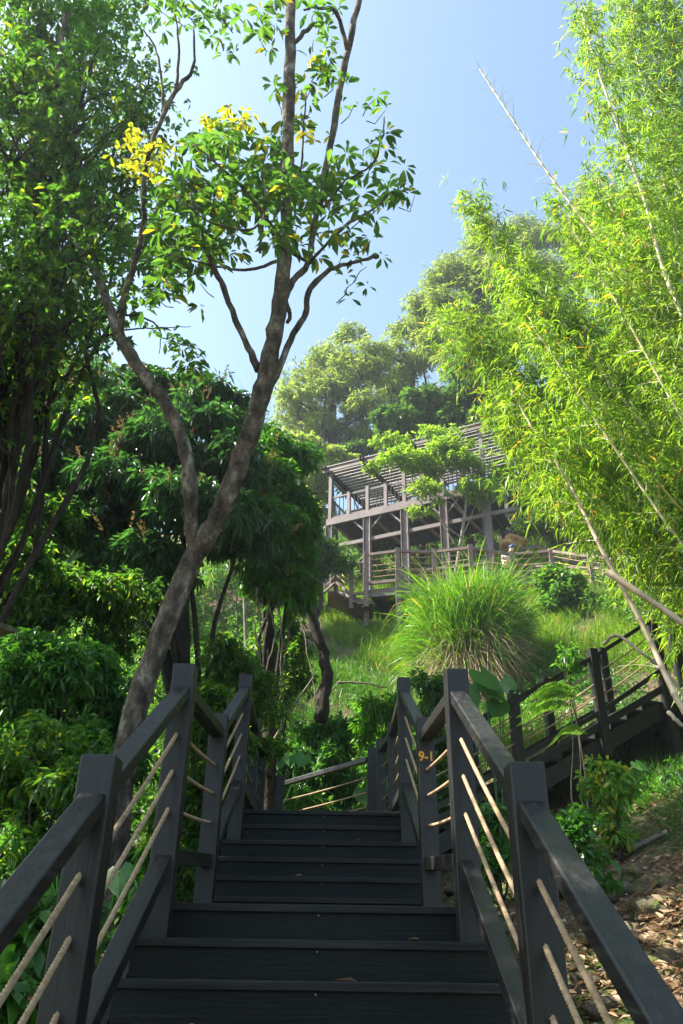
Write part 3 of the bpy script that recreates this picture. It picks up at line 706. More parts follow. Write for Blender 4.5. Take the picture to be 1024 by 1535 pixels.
CL = [(578, 165, .8, 2), (575, 195, .8, 2), (560, 215, 1, 2), (610, 275, .9, 2), (622, 292, .8, 2), (595, 290, 1, 2), (575, 300, 1, 2), (555, 265, 1, 3), (535, 245, 1, 4), (510, 240, 1, 4), (545, 320, 1, 3), (520, 305, 1, 5), (500, 285, 1, 6), (480, 265, 1, 6), (470, 300, 1, 5), (450, 285, 1, 5), (495, 330, 1, 4), (545, 352, .9, 2), (556, 360, .8, 1), (535, 420, .7, 1), (550, 400, .7, 1), (520, 430, .7, 1), (512, 385, .8, 2),
      (430, 260, 1, 5), (410, 240, 1, 5), (400, 215, .9, 3), (425, 130, .8, 3), (415, 150, .8, 1), (430, 190, .9, 3), (412, 285, 1, 6), (390, 300, 1, 6), (440, 330, 1, 4), (420, 350, 1, 4), (465, 360, .9, 3), (390, 265, 1, 5), (370, 245, 1, 5), (350, 225, 1, 5), (335, 200, .9, 4), (360, 200, .8, 3), (320, 215, .9, 4), (300, 230, 1, 5), (285, 215, .9, 3), (300, 265, 1, 6), (330, 280, 1, 6), (360, 300, 1, 6), (345, 330, 1, 5), (320, 310, 1, 6), (290, 300, 1, 6), (270, 270, 1, 6), (255, 300, 1, 5), (270, 340, 1, 6), (300, 350, 1, 6), (325, 365, 1, 5), (295, 385, 1, 5), (265, 380, 1, 5), (240, 350, 1, 5), (235, 400, 1, 5), (260, 415, .9, 3), (300, 425, .8, 2), (360, 380, .9, 2), (245, 430, .9, 3), (225, 440, .9, 3),
      (470, 60, .9, 3), (475, 100, .9, 4), (470, 130, .9, 4), (490, 85, .8, 3), (465, 160, .8, 3), (500, 120, .8, 2), (490, 30, .8, 3), (475, 10, .9, 4), (510, 5, .8, 3), (505, 55, .8, 2), (385, 10, .9, 4), (405, 35, .9, 4), (395, 60, .8, 2), (410, 5, .9, 4),
      (330, 25, .8, 4), (345, 10, .8, 3), (325, 55, .7, 3), (340, 70, .7, 2), (280, 20, .8, 4), (255, 25, .8, 4), (265, 5, .8, 4), (300, 15, .8, 4), (238, 15, .8, 4),
      (560, 150, .7, 1), (530, 160, .6, 1), (270, 515, .7, 3), (285, 525, .7, 3), (295, 540, .7, 2), (260, 530, .6, 1), (255, 560, .6, 1)]
Pc = []; Ac = []; Lc = []; K = []
for (u, v, s, m) in CL:
    for j in range(max(1, int(m * (.85 if v < 170 or u > 480 else 1.7 if v > 290 else 1.25) + .4))):
        p = py(u + rng.normal(0, 14), v + rng.normal(0, 13), rng.uniform(-.45, .9))
        for q in range(8):
            Pc.append(p); Lc.append(s); K.append(j)
Pc = np.array(Pc); Lc = np.array(Lc)
n = len(Pc); ang = rng.uniform(0, 2 * math.pi, n)
Dd = np.stack([np.cos(ang), np.sin(ang), rng.uniform(-.55, .45, n)], 1)
Ll = .165 * Lc * rng.uniform(.55, 1.2, n)
leaves('foliage', Pc + Dd * .03, Dd, Ll, Ll * .36, MAT['leaf_tree'], tree, T_OV, .28, .35, rng)
# twigs that carry the leaf whorls
mb = MB()
for (u, v, s, m) in CL:
    a = py(u, v); b = py(u + (425 - u) * .16 + rng.normal(0, 4), v + 16 + rng.uniform(0, 10), 0)
    mb.tube([b, (a + b) / 2 + rng.normal(0, .03, 3), a], [.006, .005, .003], 5)
tag(mb.build('twig', MAT['bark_dark'], tree), kind='stuff')
# yellow sprays: glow of sun through the leaves put into their colour
Pc = []
for (u, v, m) in ((195, 215, 5), (210, 235, 7), (225, 225, 6), (205, 255, 5), (232, 245, 4), (340, 180, 4), (360, 185, 3), (325, 190, 3), (470, 200, 3), (455, 185, 2), (475, 110, 1), (410, 255, 1)):
    for j in range(m * 2):
        Pc += [py(u + rng.normal(0, 17), v + rng.normal(0, 15), rng.uniform(-.3, .5))] * 4
Pc = np.array(Pc); n = len(Pc); ang = rng.uniform(0, 2 * math.pi, n)
Dd = np.stack([np.cos(ang), np.sin(ang), rng.uniform(-.5, .5, n)], 1)
leaves('backlit_foliage', Pc, Dd, .105 * rng.uniform(.6, 1.1, n), .040, MAT['leaf_backlit'], tree, T_OV, .25, .5, rng)

# ---- generic trees ------------------------------------------------------------------
def broad_tree(name, label, base, blobs, nleaf, L, mat, seed, group=None, k=6, wl=.32, droop=.25, tr=.16, bark='bark_dark', T=T_RH, spread=.9, sub=9, subr=.42, down=.15, trunk_top=None, inner=.25, bottom=.35, lean=None, cat='tree', nlimb=1, flat=1.0, jit=.05):
    rng = np.random.default_rng(seed)
    o = plant(name, label, cat, base, group)
    base = np.array(base, float)
    top = np.array(trunk_top) if trunk_top is not None else np.mean([b[0] for b in blobs], 0) - np.array([0, 0, .2])
    mb = MB(); mid = base * .5 + top * .5 + rng.normal(0, .04 * np.linalg.norm(top - base), 3)
    if lean is not None: mid = np.array(lean)
    Q = spline([base - [0, 0, .3], base * .8 + mid * .2, mid, top], 5, .01, rng)
    mb.tube(Q, lin(tr, tr * .45, len(Q)), 10, rng, .08)
    mb.build('trunk', MAT[bark], o, smooth=True)
    mb = MB()
    for (c, r) in blobs:
        c = np.array(c); i = int(len(Q) * rng.uniform(.45, .9)); s = Q[min(i, len(Q) - 1)]
        limbs(mb, s, [c], tr * .35, rng)
        for _ in range(nlimb * 4):
            d = unit(rng.normal(0, 1, 3)); d[2] = abs(d[2])
            limbs(mb, c - [0, 0, .15 * r[2]], [c + d * np.array(r) * .8], tr * .12, rng, sides=4)
    mb.build('limb', MAT[bark], o, smooth=True)
    P, A = crown_pts(blobs, max(8, nleaf // k), rng, sub, subr, bottom, inner, flat)
    P = P + rng.normal(0, jit, P.shape)
    sprigs('foliage', P, A, k, L, MAT[mat], o, rng, wl, spread, droop, T, down=down)
    return o
def gp(u, v, d0=4.0):
    p = ground_hit(u, v, d0)
    return p if p is not None else at(u, v, 20)
def gat(u, D):
    """ground point under the column u at distance D"""
    p = at(u, 1100, D); return np.array([p[0], p[1], float(ground_z(p[0], p[1]))])

# upper left canopy tree: dark, dense
def B(*a): return blob(*a)
canopy = [B(30, 60, 7, 75), B(120, 110, 7.5, 85, 80), B(60, 190, 7.2, 95, 80), B(160, 210, 8, 60, 60), B(20, 300, 7, 90, 80), B(110, 310, 7.6, 85, 70), B(170, 370, 8, 55, 60), B(50, 420, 7.5, 100, 80), B(130, 450, 8, 70, 60), B(20, 520, 7.5, 85, 70), B(90, 560, 8, 85, 60), B(160, 20, 7.5, 60, 40), B(-40, 150, 7, 90, 90), B(-50, 400, 7, 90, 90), B(60, -20, 7, 90, 60), B(180, 120, 8, 45, 40), B(-30, -80, 6.5, 120, 80), B(-60, 600, 7.5, 100, 90)]
canopy += [B(212, 190, 7.6, 34, 40), B(222, 130, 7.6, 26, 26), B(20, 240, 6.6, 80), B(90, 250, 6.8, 60), B(180, 290, 7.2, 50, 60), B(200, 180, 7.4, 40, 40), B(110, 200, 6.6, 60, 50), B(60, 350, 6.6, 70, 60), B(150, 330, 6.8, 50, 50), B(30, 470, 6.8, 70, 60), B(100, 400, 6.6, 60, 50), B(200, 400, 7.4, 45, 40), B(90, 490, 7, 70, 50), B(30, 140, 6.6, 60)]
bt = gat(-60, 8.2)
broad_tree('broadleaf_tree', 'dense dark-leaved tree filling the upper left above the forked trunk', bt, canopy, 34000, .105, 'leaf_canopy', 11, k=6, wl=.42, tr=.13, trunk_top=at(10, 420, 7.6), T=T_RH, sub=10, subr=.40, bottom=.6, inner=.35, nlimb=2, jit=.22)
# trees standing out of view to the left, whose crowns shade the stairs
broad_tree('broadleaf_tree', 'shade tree standing close beside the lowest flight on the left, outside the view', onground(-4.8, -3.4), [((-4.3, -2.9, 3.9), (1.1, 1.3, 1.7)), ((-4.2, -1.4, 4.1), (1.1, 1.2, 1.7)), ((-4.3, -.2, 4.4), (1.0, 1.2, 1.6)), ((-4.6, -2.2, 3.2), (1.1, 1.4, 1.3)), ((-4.6, 1.4, 4.8), (.9, 1.1, 1.6)), ((-4.9, -4.4, 3.6), (1.2, 1.2, 1.6))], 15000, .16, 'leaf_canopy', 12, k=7, wl=.45, tr=.16)
broad_tree('broadleaf_tree', 'second shade tree on the left beyond the edge of the view, nearer the landing', onground(-6.2, .6), [((-5.6, .6, 5.5), (1.2, 1.4, 1.6)), ((-5.4, 2.2, 6.3), (1.2, 1.3, 1.8)), ((-6.0, -.8, 5.0), (1.2, 1.2, 1.5))], 9000, .16, 'leaf_canopy', 13, k=7, wl=.45, tr=.18)
# twisted bare limbs seen in that canopy
o = plant('bare_limbed_tree', 'pale twisting stems threading through the dark leaves at the upper left', 'tree', gat(-20, 9.0))
rng = np.random.default_rng(21); mb = MB()
pts = [gat(-20, 9.0) - [0, 0, .3], at(-10, 900, 8.8), at(10, 640, 8.4), at(40, 520, 8.0), at(60, 400, 7.6), at(50, 280, 7.2), at(80, 150, 6.8), at(100, 20, 6.4)]
Q = spline(pts, 6, .02, rng); mb.tube(Q, lin(.12, .03, len(Q)), 9, rng, .1); mb.build('trunk', MAT['bark'], o, smooth=True)
mb = MB()
for px in ([(20, 560, 7.9), (30, 470, 7.5), (10, 400, 7.2), (0, 330, 7)], [(30, 540, 8), (70, 500, 7.6), (120, 480, 7.5), (150, 500, 7.5)], [(60, 420, 7.5), (110, 400, 7.3), (160, 350, 7.3), (190, 290, 7.2)], [(50, 300, 7.2), (20, 250, 7), (30, 180, 6.9), (10, 100, 6.8)], [(60, 330, 7.2), (110, 290, 7), (140, 230, 7), (190, 180, 7)], [(35, 600, 8), (50, 640, 7.7), (38, 690, 7.6), (45, 730, 7.6)], [(20, 620, 8), (5, 660, 7.7), (30, 700, 7.6), (10, 740, 7.5)], [(80, 160, 6.8), (130, 120, 6.8), (150, 70, 6.7)], [(45, 230, 7), (90, 200, 7), (130, 150, 7), (170, 140, 7)]):
    Q = spline([at(*p) for p in px], 5, .02, rng); mb.tube(Q, lin(.035, .008, len(Q)), 6, rng, .1)
for _ in range(26):
    u, v = rng.uniform(-20, 150), rng.uniform(120, 620); D = rng.uniform(6.4, 7.6); hd = rng.uniform(-2.6, -.5); P = []
    for k in range(6):
        P.append(at(u, v, D)); hd += rng.normal(0, .35); u += 34 * math.cos(hd); v += 34 * math.sin(hd); D -= .05
    Q = spline(P, 4, .006, rng); mb.tube(Q, lin(rng.uniform(.012, .026), .004, len(Q)), 5, rng, .1)
mb.build('limb', MAT['bark_dark'], o, smooth=True)
P, A = crown_pts([B(100, 40, 6.6, 60), B(135, 100, 6.6, 40), B(60, 110, 6.6, 50), B(150, 40, 6.8, 50)], 160, rng)
sprigs('foliage', P, A, 7, .12, MAT['leaf_fresh'], o, rng, .38, .9, .2)

# lychee trees behind: shaded crown dark, lit right-hand crown bright, by leaf colour
lb = gat(300, 11.0)
lych = [B(300, 640, 11.5, 60, 50), B(240, 690, 11, 75, 60), B(330, 720, 11.2, 70, 60), B(180, 640, 11.5, 70, 60), B(270, 780, 10.6, 90, 60), B(360, 800, 11, 70, 60), B(160, 740, 11, 85, 65), B(110, 680, 11.5, 70, 70), B(210, 850, 10.6, 80, 50), B(100, 800, 11, 80, 60), B(320, 600, 12, 45, 30), B(20, 720, 11, 90, 90), B(230, 600, 12, 60, 40), B(140, 590, 12, 60, 40), B(40, 620, 11.5, 70, 60)]
ly = broad_tree('fruit_tree', 'round dark glossy tree with brownish flower sprays, behind the forked trunk', lb, lych, 60000, .165, 'leaf_lychee', 31, k=9, wl=.25, droop=.45, tr=.17, down=.45, spread=.8, sub=12, subr=.36, trunk_top=at(280, 830, 11), bottom=.5, inner=.12)
rng = np.random.default_rng(32)
P, A = crown_pts(lych, 420, rng, 12, .40, 0.05, 0)
sel = (A[:, 2] > .15); P = P[sel]; A = A[sel]
sprigs('flower_panicle', P + A * .12 + [0, 0, .05], A + [0, 0, .6], 26, .05, MAT['panicle'], ly, rng, .35, .5, 0, T_RH, off=2.2)
rl = [B(415, 690, 13.5, 55, 40), B(400, 740, 13, 65, 50), B(425, 770, 13, 45, 50), B(400, 800, 12.6, 80, 50), B(425, 850, 12.8, 45, 45), B(435, 800, 13, 40, 45), B(385, 670, 14, 45, 30), B(290, 590, 14.5, 40, 25), B(350, 640, 14.5, 50, 35), B(400, 880, 12.5, 60, 40)]
rt = broad_tree('fruit_tree', 'bright green tree right of the dark crown, against the acacias', gat(410, 13.2), rl, 34000, .17, 'leaf_lychee_lit', 33, k=9, wl=.27, droop=.45, tr=.15, down=.4, spread=.8, sub=12, subr=.36, bottom=.5, inner=.12)
P, A = crown_pts(rl, 90, rng, 12, .40, 0, 0)
sprigs('flower_panicle', P + A * .12, A + [0, 0, .6], 22, .05, MAT['panicle'], rt, rng, .35, .5, 0, T_RH, off=2.2)
# thin bare twigs above
def bare_tree(label, base, tips, seed, r=.03, name='bare_tree'):
    rng = np.random.default_rng(seed); o = plant(name, label, 'tree', base); mb = MB()
    base = np.array(base); top = np.mean(tips, 0)
    Q = spline([base, base * .5 + top * .5 + rng.normal(0, .1, 3), base * .2 + top * .8], 4, .02, rng); mb.tube(Q, lin(r * 1.6, r * .6, len(Q)), 6); mb.build('trunk', MAT['twig'], o)
    mb = MB()
    for t in tips:
        s = Q[rng.integers(len(Q) // 2, len(Q))]
        limbs(mb, s, [t], r * .5, rng, sides=4)
        for _ in range(5):
            d = rng.normal(0, .25, 3); d[2] = abs(d[2]) + .15; limbs(mb, np.array(t) * .8 + s * .2, [np.array(t) + d], r * .15, rng, sides=3)
    mb.build('limb', MAT['twig'], o); return o
bare_tree('leafless grey twiggy treetop rising between the dark crown and the acacias', gat(370, 17), [at(350, 600, 17), at(365, 590, 17), at(380, 610, 17), at(395, 600, 17.3), at(400, 625, 17)], 41)

# understorey on the left: individual bushes
def bush(label, u, v, D, ru, rv, n, L, mat, seed, name='bush', k=6, wl=.36, droop=.3, T=T_RH, fill=True, group=None, down=.1, cat='bush', n_b=5):
    rng = np.random.default_rng(seed)
    if D is None: q = gp(u, v + rv * .9); D = q[1] - CAM[1]
    c, r = blob(u, v, D, ru, rv)
    g = float(ground_z(c[0], c[1]))
    base = np.array([c[0], c[1], min(g, c[2])])
    o = plant(name, label, cat, base, group)
    bl = []
    r = np.array(r)
    for _ in range(n_b + 3):
        d = unit(rng.normal(0, 1, 3)); bl.append((c + d * r * rng.uniform(.3, .75), r * rng.uniform(.32, .6)))
    # foliage carries on down towards the ground
    zz = c[2] - r[2] * .6 if fill else -99
    while zz > base[2] + .15 and len(bl) < 26:
        for _ in range(2): bl.append((np.array([c[0] + rng.normal(0, .4) * r[0], c[1] + rng.normal(0, .4) * r[1], zz]), r * rng.uniform(.38, .55)))
        zz -= r[2] * .55
    n = int(n * (1 + .07 * (len(bl) - n_b - 3)))
    mb = MB()
    limbs(mb, base, [b[0] + [0, 0, b[1][2] * .4] for b in bl[:n_b]], .012 * (1 + r[0]), rng, sides=5)
    mb.build('stem', MAT['bark_dark'], o, smooth=True)
    P, A = crown_pts(bl, max(6, n // k), rng, 9, .46, .9, .4)
    P = P + rng.normal(0, .06, P.shape) * r[0]
    ok = P[:, 2] > ground_z(P[:, 0], P[:, 1]) - .02
    P = P[ok]; A = A[ok]
    sprigs('foliage', P, A, k, L, MAT[mat], o, rng, wl, .9, droop, T, down=down)
    return o
GB = 'bushes of the shady understorey'
bush('bright-leaved bush in front of the leaning trunk base, left of the stairs', 150, 1030, 8.0, 75, 75, 5200, .11, 'leaf_under', 51, group=GB, down=.3)
bush('speckled sunlit bush at the left edge, level with the post tops', 45, 1010, 7.0, 85, 90, 6500, .085, 'leaf_under', 52, group=GB)
bush('dark bush at the left edge above the near handrail', 60, 1150, 6.0, 90, 70, 4200, .085, 'leaf_canopy', 53, group=GB)
bush('dark leafy thicket under the dark crown, left of the leaning trunk', 120, 910, 9.5, 110, 70, 9000, .10, 'leaf_canopy', 54, group=GB)
bush('dim bush filling the left edge below the canopy', 10, 870, 9.0, 80, 90, 7000, .10, 'leaf_canopy', 55, group=GB)
bush('small lime-green sapling glimpsed through the ropes of the left railing', 232, 1225, 5.0, 22, 40, 420, .075, 'leaf_fresh', 56, down=.5, group=GB, n_b=3)
bush('leafy bush between the two tall left posts', 325, 1090, 8.2, 45, 70, 3600, .10, 'leaf_canopy', 57, group=GB)
bush('low dark bush behind the left posts of the upper flight', 345, 1010, 10.5, 70, 70, 6000, .10, 'leaf_canopy', 58, group=GB)
bush('green shrub in the hollow behind the upper landing, pale flowers near it', 500, 1105, 14.2, 50, 34, 3600, .12, 'leaf_under', 59, group=GB)
bush('shrub right behind the upper landing, left of the tall right post', 575, 1075, 13.2, 34, 30, 2200, .12, 'leaf_fresh', 60, group=GB)
bush('shrub just left of the tallest right post, below the cane grass', 645, 1050, 13.0, 32, 36, 2200, .11, 'leaf_under', 61, group=GB)
bush('vine-hung bush in the dark hollow left of the grassy slope', 415, 985, 14.5, 45, 70, 6000, .11, 'leaf_canopy', 62, group=GB)
bush('fresh bush at the head of the dark hollow, under the bright tree', 455, 890, None, 36, 36, 3000, .13, 'leaf_fresh', 63, group=GB)
bush('rounded green bush on the slope below the walkway post', 575, 915, None, 34, 20, 2200, .12, 'leaf_fresh', 64, group=GB)
bush('dark ivy-like bush beside the walkway, above the grassy bank', 845, 880, None, 46, 44, 5200, .15, 'leaf_canopy', 65, group=GB, k=5, wl=.6)
bush('leafy shrub with yellowish tips in the grass right of the near post', 912, 1170, 6.9, 40, 46, 1500, .075, 'leaf_light2', 66, group=GB, T=T_OV, wl=.42)
bush('low leafy weed at the foot of the yellowish shrub on the right', 868, 1235, 6.0, 38, 18, 560, .07, 'leaf_under', 67, group=GB, T=T_OV, wl=.5)
bush('bushy growth under the side flight at its lower end', 740, 1225, 8.0, 36, 16, 420, .09, 'leaf_under', 68, group=GB)
bush('thin leafy shoot hanging over the side flight railing', 850, 1000, 9.0, 22, 40, 260, .08, 'leaf_fresh', 69, group=GB, n_b=3, fill=False)
bush('dark leafy scrub beside the small board roof, far left', 30, 780, 10.0, 80, 70, 6500, .11, 'leaf_canopy', 70, group=GB)
bush('broad-leaved weeds below the near left handrail', 60, 1360, 4.2, 90, 45, 380, .12, 'leaf_under', 71, group=GB, T=T_OV, wl=.45, n_b=4)
bush('leafy weeds at the bottom left corner', 20, 1500, 3.2, 70, 40, 260, .09, 'leaf_under', 72, group=GB, T=T_OV, wl=.5, n_b=4)
# undergrowth nobody could count
def undergrowth(label, x0, x1, y0, y1, n, H, L, mat, seed, k=6, wl=.36, H0=0, name='undergrowth', test=None):
    rng = np.random.default_rng(seed); m = n // k
    xx = rng.uniform(x0, x1, m); yy = rng.uniform(y0, y1, m)
    hh = H0 + (H - H0) * (.5 + .3 * np.sin(xx * 1.9 + seed) * np.sin(yy * 1.5 + seed * 2) + .2 * np.sin(xx * 4.1 + yy * 3.3))
    zz = ground_z(xx, yy) + hh * rng.uniform(0, 1, m) ** .55
    ok = ~((np.abs(xx) < 1.05) & (yy < 8.8)) 
    if test is not None: ok &= test(xx, yy)
    P = np.stack([xx, yy, zz], 1)[ok]; A = unit(rng.normal(0, .6, P.shape) + [0, -.3, .6])
    o = sprigs(name, P, A, k, L, MAT[mat], None, rng, wl, .9, .3, T_RH, down=.2)
    return tag(o, label, 'undergrowth', None, 'stuff')
undergrowth('dark thicket on the slope under the trees left of the stairs', -14, -2.2, 3, 14, 52000, 2.2, .11, 'leaf_canopy', 801)
undergrowth('dim undergrowth in the hollow behind the upper landing', -7, -1.0, 8.8, 15, 34000, 1.3, .10, 'leaf_under', 802)
undergrowth('ferny low weeds right behind the cross railing', -1.2, 1.6, 8.9, 12.5, 9000, .55, .085, 'leaf_under', 809)
undergrowth('low leafy weeds close to the left railing', -7, -1.3, -2.5, 7, 15000, .55, .085, 'leaf_under', 803)
undergrowth('dark thicket on the far slope left of the pavilion', -22, -4.5, 14, 32, 60000, 3.2, .17, 'leaf_canopy', 804)
undergrowth('weeds along the foot of the grassy slope behind the side flight', .5, 6, 9.6, 13.5, 14000, .8, .09, 'leaf_under', 805)
undergrowth('low weeds on the right bank below the side flight', 2.2, 8, 3.2, 6.5, 7000, .45, .07, 'leaf_under', 806)
undergrowth('shadowy scrub on the slope behind the fruit trees', -9, -1.8, 12, 21, 30000, 2.2, .13, 'leaf_canopy', 810)
undergrowth('shrubby growth on the upper hillside under the acacias', -6, 40, 26, 46, 70000, 2.6, .24, 'leaf_far', 807)
undergrowth('scrub at the foot of the bamboo, right edge', 7, 16, 4, 16, 26000, 2.0, .13, 'leaf_canopy', 808)
# crooked trunk in the dark hollow with hanging vines
rng = np.random.default_rng(80)
q0 = at(492, 1010, 14.0)
o = plant('crooked_tree', 'crooked dead-topped trunk leaning in the dark hollow, hung with vines', 'tree', (q0[0], q0[1], float(ground_z(q0[0], q0[1]))))
mb = MB()
Q = spline([at(480, 1080, 13.8), at(490, 1010, 14), at(482, 970, 14), at(468, 930, 14), at(458, 880, 14), at(450, 820, 14)], 5, .02, rng); mb.tube(Q, lin(.12, .05, len(Q)), 10, rng, .14)
mb.build('trunk', MAT['bark_dark'], o, smooth=True)
mb = MB(); Q = spline([at(462, 900, 14), at(440, 885, 13.6), at(410, 882, 13.2), at(385, 888, 12.8)], 5, .02, rng); mb.tube(Q, lin(.09, .04, len(Q)), 7, rng, .1)
mb.build('limb', MAT['bark'], o, smooth=True)
GVN = 'vines hanging in the dark hollow'
for i, (u0, v0, u1, v1, D, t) in enumerate(((385, 880, 380, 1060, 12, 'leftmost vine hanging straight down in the hollow'), (400, 890, 402, 1040, 12.5, 'straight vine second from the left in the hollow'), (416, 885, 420, 1080, 12.4, 'vine hanging midway between posts and crooked trunk'), (432, 886, 428, 1030, 13, 'thin vine just left of the crooked trunk'), (372, 900, 396, 1035, 11.5, 'pale kinked vine that catches the light near the left posts'), (445, 870, 470, 1060, 13.4, 'vine draped along the crooked trunk'), (350, 860, 356, 1000, 11, 'vine hanging behind the left post of the upper flight'))):
    mb = MB(); Q = spline([at(u0, v0, D), at(u0 * .6 + u1 * .4 + rng.normal(0, 5), v0 * .6 + v1 * .4, D), at(u0 * .25 + u1 * .75 + rng.normal(0, 5), v0 * .2 + v1 * .8, D), at(u1, v1, D)], 5, .015, rng); mb.tube(Q, lin(.012, .009, len(Q)), 5)
    tag(mb.build('hanging_vine', MAT['twig']), t, 'vine', GVN)
for i, (a, b, D, t) in enumerate((((505, 1024), (580, 1030), 13.5, 'fallen pale branch lying right of the crooked trunk'), ((410, 1110), (470, 1015), 13, 'slanting dead branch in the dark hollow left of the crooked trunk'))):
    mb = MB(); P0, P1 = at(*a, D), at(*b, D + .3); Q = spline([P0, P0 * .6 + P1 * .4 + [0, 0, .05], P1], 4, .01, rng); mb.tube(Q, lin(.022, .012, len(Q)), 6); tag(mb.build('dead_branch', MAT['twig']), t, 'branch')

# ---- hillside acacias ------------------------------------------------------------------
GA = 'feathery acacias on the upper hillside'
def acacia(label, D, ubase, puffs, n, seed, L=.34):
    rng = np.random.default_rng(seed)
    b = gat(ubase, D); bl = []
    for (u, v, ru, rv) in puffs:
        bl.append(B(u, v, D + rng.uniform(-1.2, 1.2), ru, rv))
    return broad_tree('acacia_tree', label, b, bl, n, L, 'leaf_acacia', seed, group=GA, k=7, wl=.13, droop=.35, tr=.28, bark='bark_dark', sub=11, subr=.34, inner=.2, bottom=.3, down=.2, nlimb=2, jit=.2)
acacia('rounded feathery acacia standing lowest and leftmost on the skyline, above the pavilion', 38, 500, [(500, 545, 45, 28), (540, 560, 45, 30), (460, 580, 45, 28), (500, 600, 60, 30), (550, 620, 45, 35), (450, 630, 45, 35), (500, 660, 60, 35), (440, 600, 28, 22), (520, 512, 30, 17), (560, 530, 28, 20), (555, 670, 45, 30), (440, 690, 45, 40), (505, 695, 45, 25)], 30000, 101)
acacia('feathery acacia in the gap between the lowest and the tall skyline crowns', 40, 610, [(600, 540, 32, 30), (620, 500, 30, 26), (590, 590, 35, 30), (640, 470, 30, 24), (620, 560, 35, 30), (640, 610, 40, 30), (632, 452, 22, 16)], 17000, 102)
acacia('tall grey-green acacia with a wispy crown, centre of the skyline', 37, 690, [(680, 420, 42, 26), (720, 440, 45, 28), (665, 465, 38, 26), (700, 490, 55, 32), (660, 520, 42, 30), (720, 540, 50, 35), (680, 560, 50, 32), (700, 400, 32, 20), (740, 470, 40, 32)], 28000, 103)
acacia('high acacia behind the bamboo tips, right of the tall wispy one', 42, 760, [(740, 380, 38, 26), (780, 360, 42, 28), (820, 370, 42, 30), (760, 410, 45, 28), (810, 420, 45, 30), (715, 370, 28, 22), (720, 345, 22, 18), (780, 460, 50, 35), (740, 500, 50, 40)], 26000, 104)
acacia('highest acacia crown on the skyline, mostly behind the bamboo', 44, 880, [(870, 340, 40, 30), (900, 310, 40, 28), (880, 380, 45, 30), (920, 340, 40, 35), (850, 430, 50, 40), (890, 285, 28, 18), (960, 330, 50, 50)], 22000, 105)
fb = lambda label, D, ub, puffs, n, seed, L=.30, mat='leaf_far': broad_tree('broadleaf_tree', label, gat(ub, D), [B(u, v, D, a, b) for (u, v, a, b) in puffs], n, L, mat, seed, k=6, wl=.42, droop=.3, tr=.2, sub=10, subr=.38, group='broad-leaved trees on the hillside', down=.15)
fb('mid green broad-leaved tree just above the pavilion roof', 33, 640, [(640, 610, 45, 30), (600, 640, 40, 30), (660, 640, 50, 35), (700, 610, 50, 40), (630, 670, 40, 25), (700, 660, 50, 30)], 15000, 111)
fb('shadowy broad-leaved tree right of the pavilion, under the bamboo', 31, 780, [(760, 620, 50, 50), (800, 680, 60, 50), (770, 740, 50, 45), (830, 740, 50, 50), (740, 560, 50, 45)], 15000, 112, mat='leaf_canopy')
fb('olive tree left of the pavilion, filling the slope under the lowest acacia', 32, 470, [(450, 690, 40, 40), (475, 730, 32, 40), (470, 780, 30, 40), (500, 690, 30, 20), (470, 830, 28, 30)], 9000, 113, mat='leaf_acacia')
fb('olive tree crowding right behind the pavilion balcony', 37, 570, [(520, 720, 35, 25), (560, 730, 35, 25), (600, 720, 40, 25), (540, 690, 35, 25), (640, 710, 35, 25), (580, 690, 30, 25)], 13000, 117, .28)
fb('green tree low on the slope beside the walkway stair', 24, 470, [(470, 830, 35, 30), (500, 850, 25, 20), (450, 860, 35, 30)], 5000, 114, .2)
fb('tree closing the view far left behind the dark crown', 24, 60, [(60, 640, 120, 80), (-40, 560, 120, 100), (160, 600, 90, 60), (40, 760, 120, 80), (200, 760, 100, 80), (120, 860, 120, 80), (20, 480, 90, 60), (130, 500, 60, 50)], 26000, 115, .24, 'leaf_canopy')
fb('tree closing the view far right behind the bamboo', 30, 980, [(960, 500, 90, 80), (1000, 620, 90, 80), (900, 600, 80, 60), (950, 720, 90, 70), (1040, 420, 90, 90), (900, 760, 60, 50), (1010, 800, 60, 50)], 20000, 116, .26, 'leaf_far')
# slender sapling in front of the pavilion
lt = at(676, 815, 27.0)
broad_tree('sapling', 'slender lime-leaved sapling leaning in front of the pavilion', (lt[0], lt[1], float(ground_z(lt[0], lt[1]))), [B(600, 690, 26.5, 32, 17), B(640, 700, 26.5, 40, 22), B(680, 680, 26.5, 42, 24), B(640, 740, 26, 40, 15), B(700, 700, 26.5, 40, 28), B(585, 665, 27, 28, 12), B(660, 655, 27, 35, 16), B(720, 740, 26.5, 32, 28), B(555, 705, 26.5, 16, 10), B(630, 770, 26, 22, 10)], 8200, .20, 'leaf_light', 121, k=6, wl=.38, droop=.25, tr=.085, bark='twig', trunk_top=at(705, 690, 26.5), lean=at(697, 770, 26.8), sub=9, subr=.38, flat=.6)

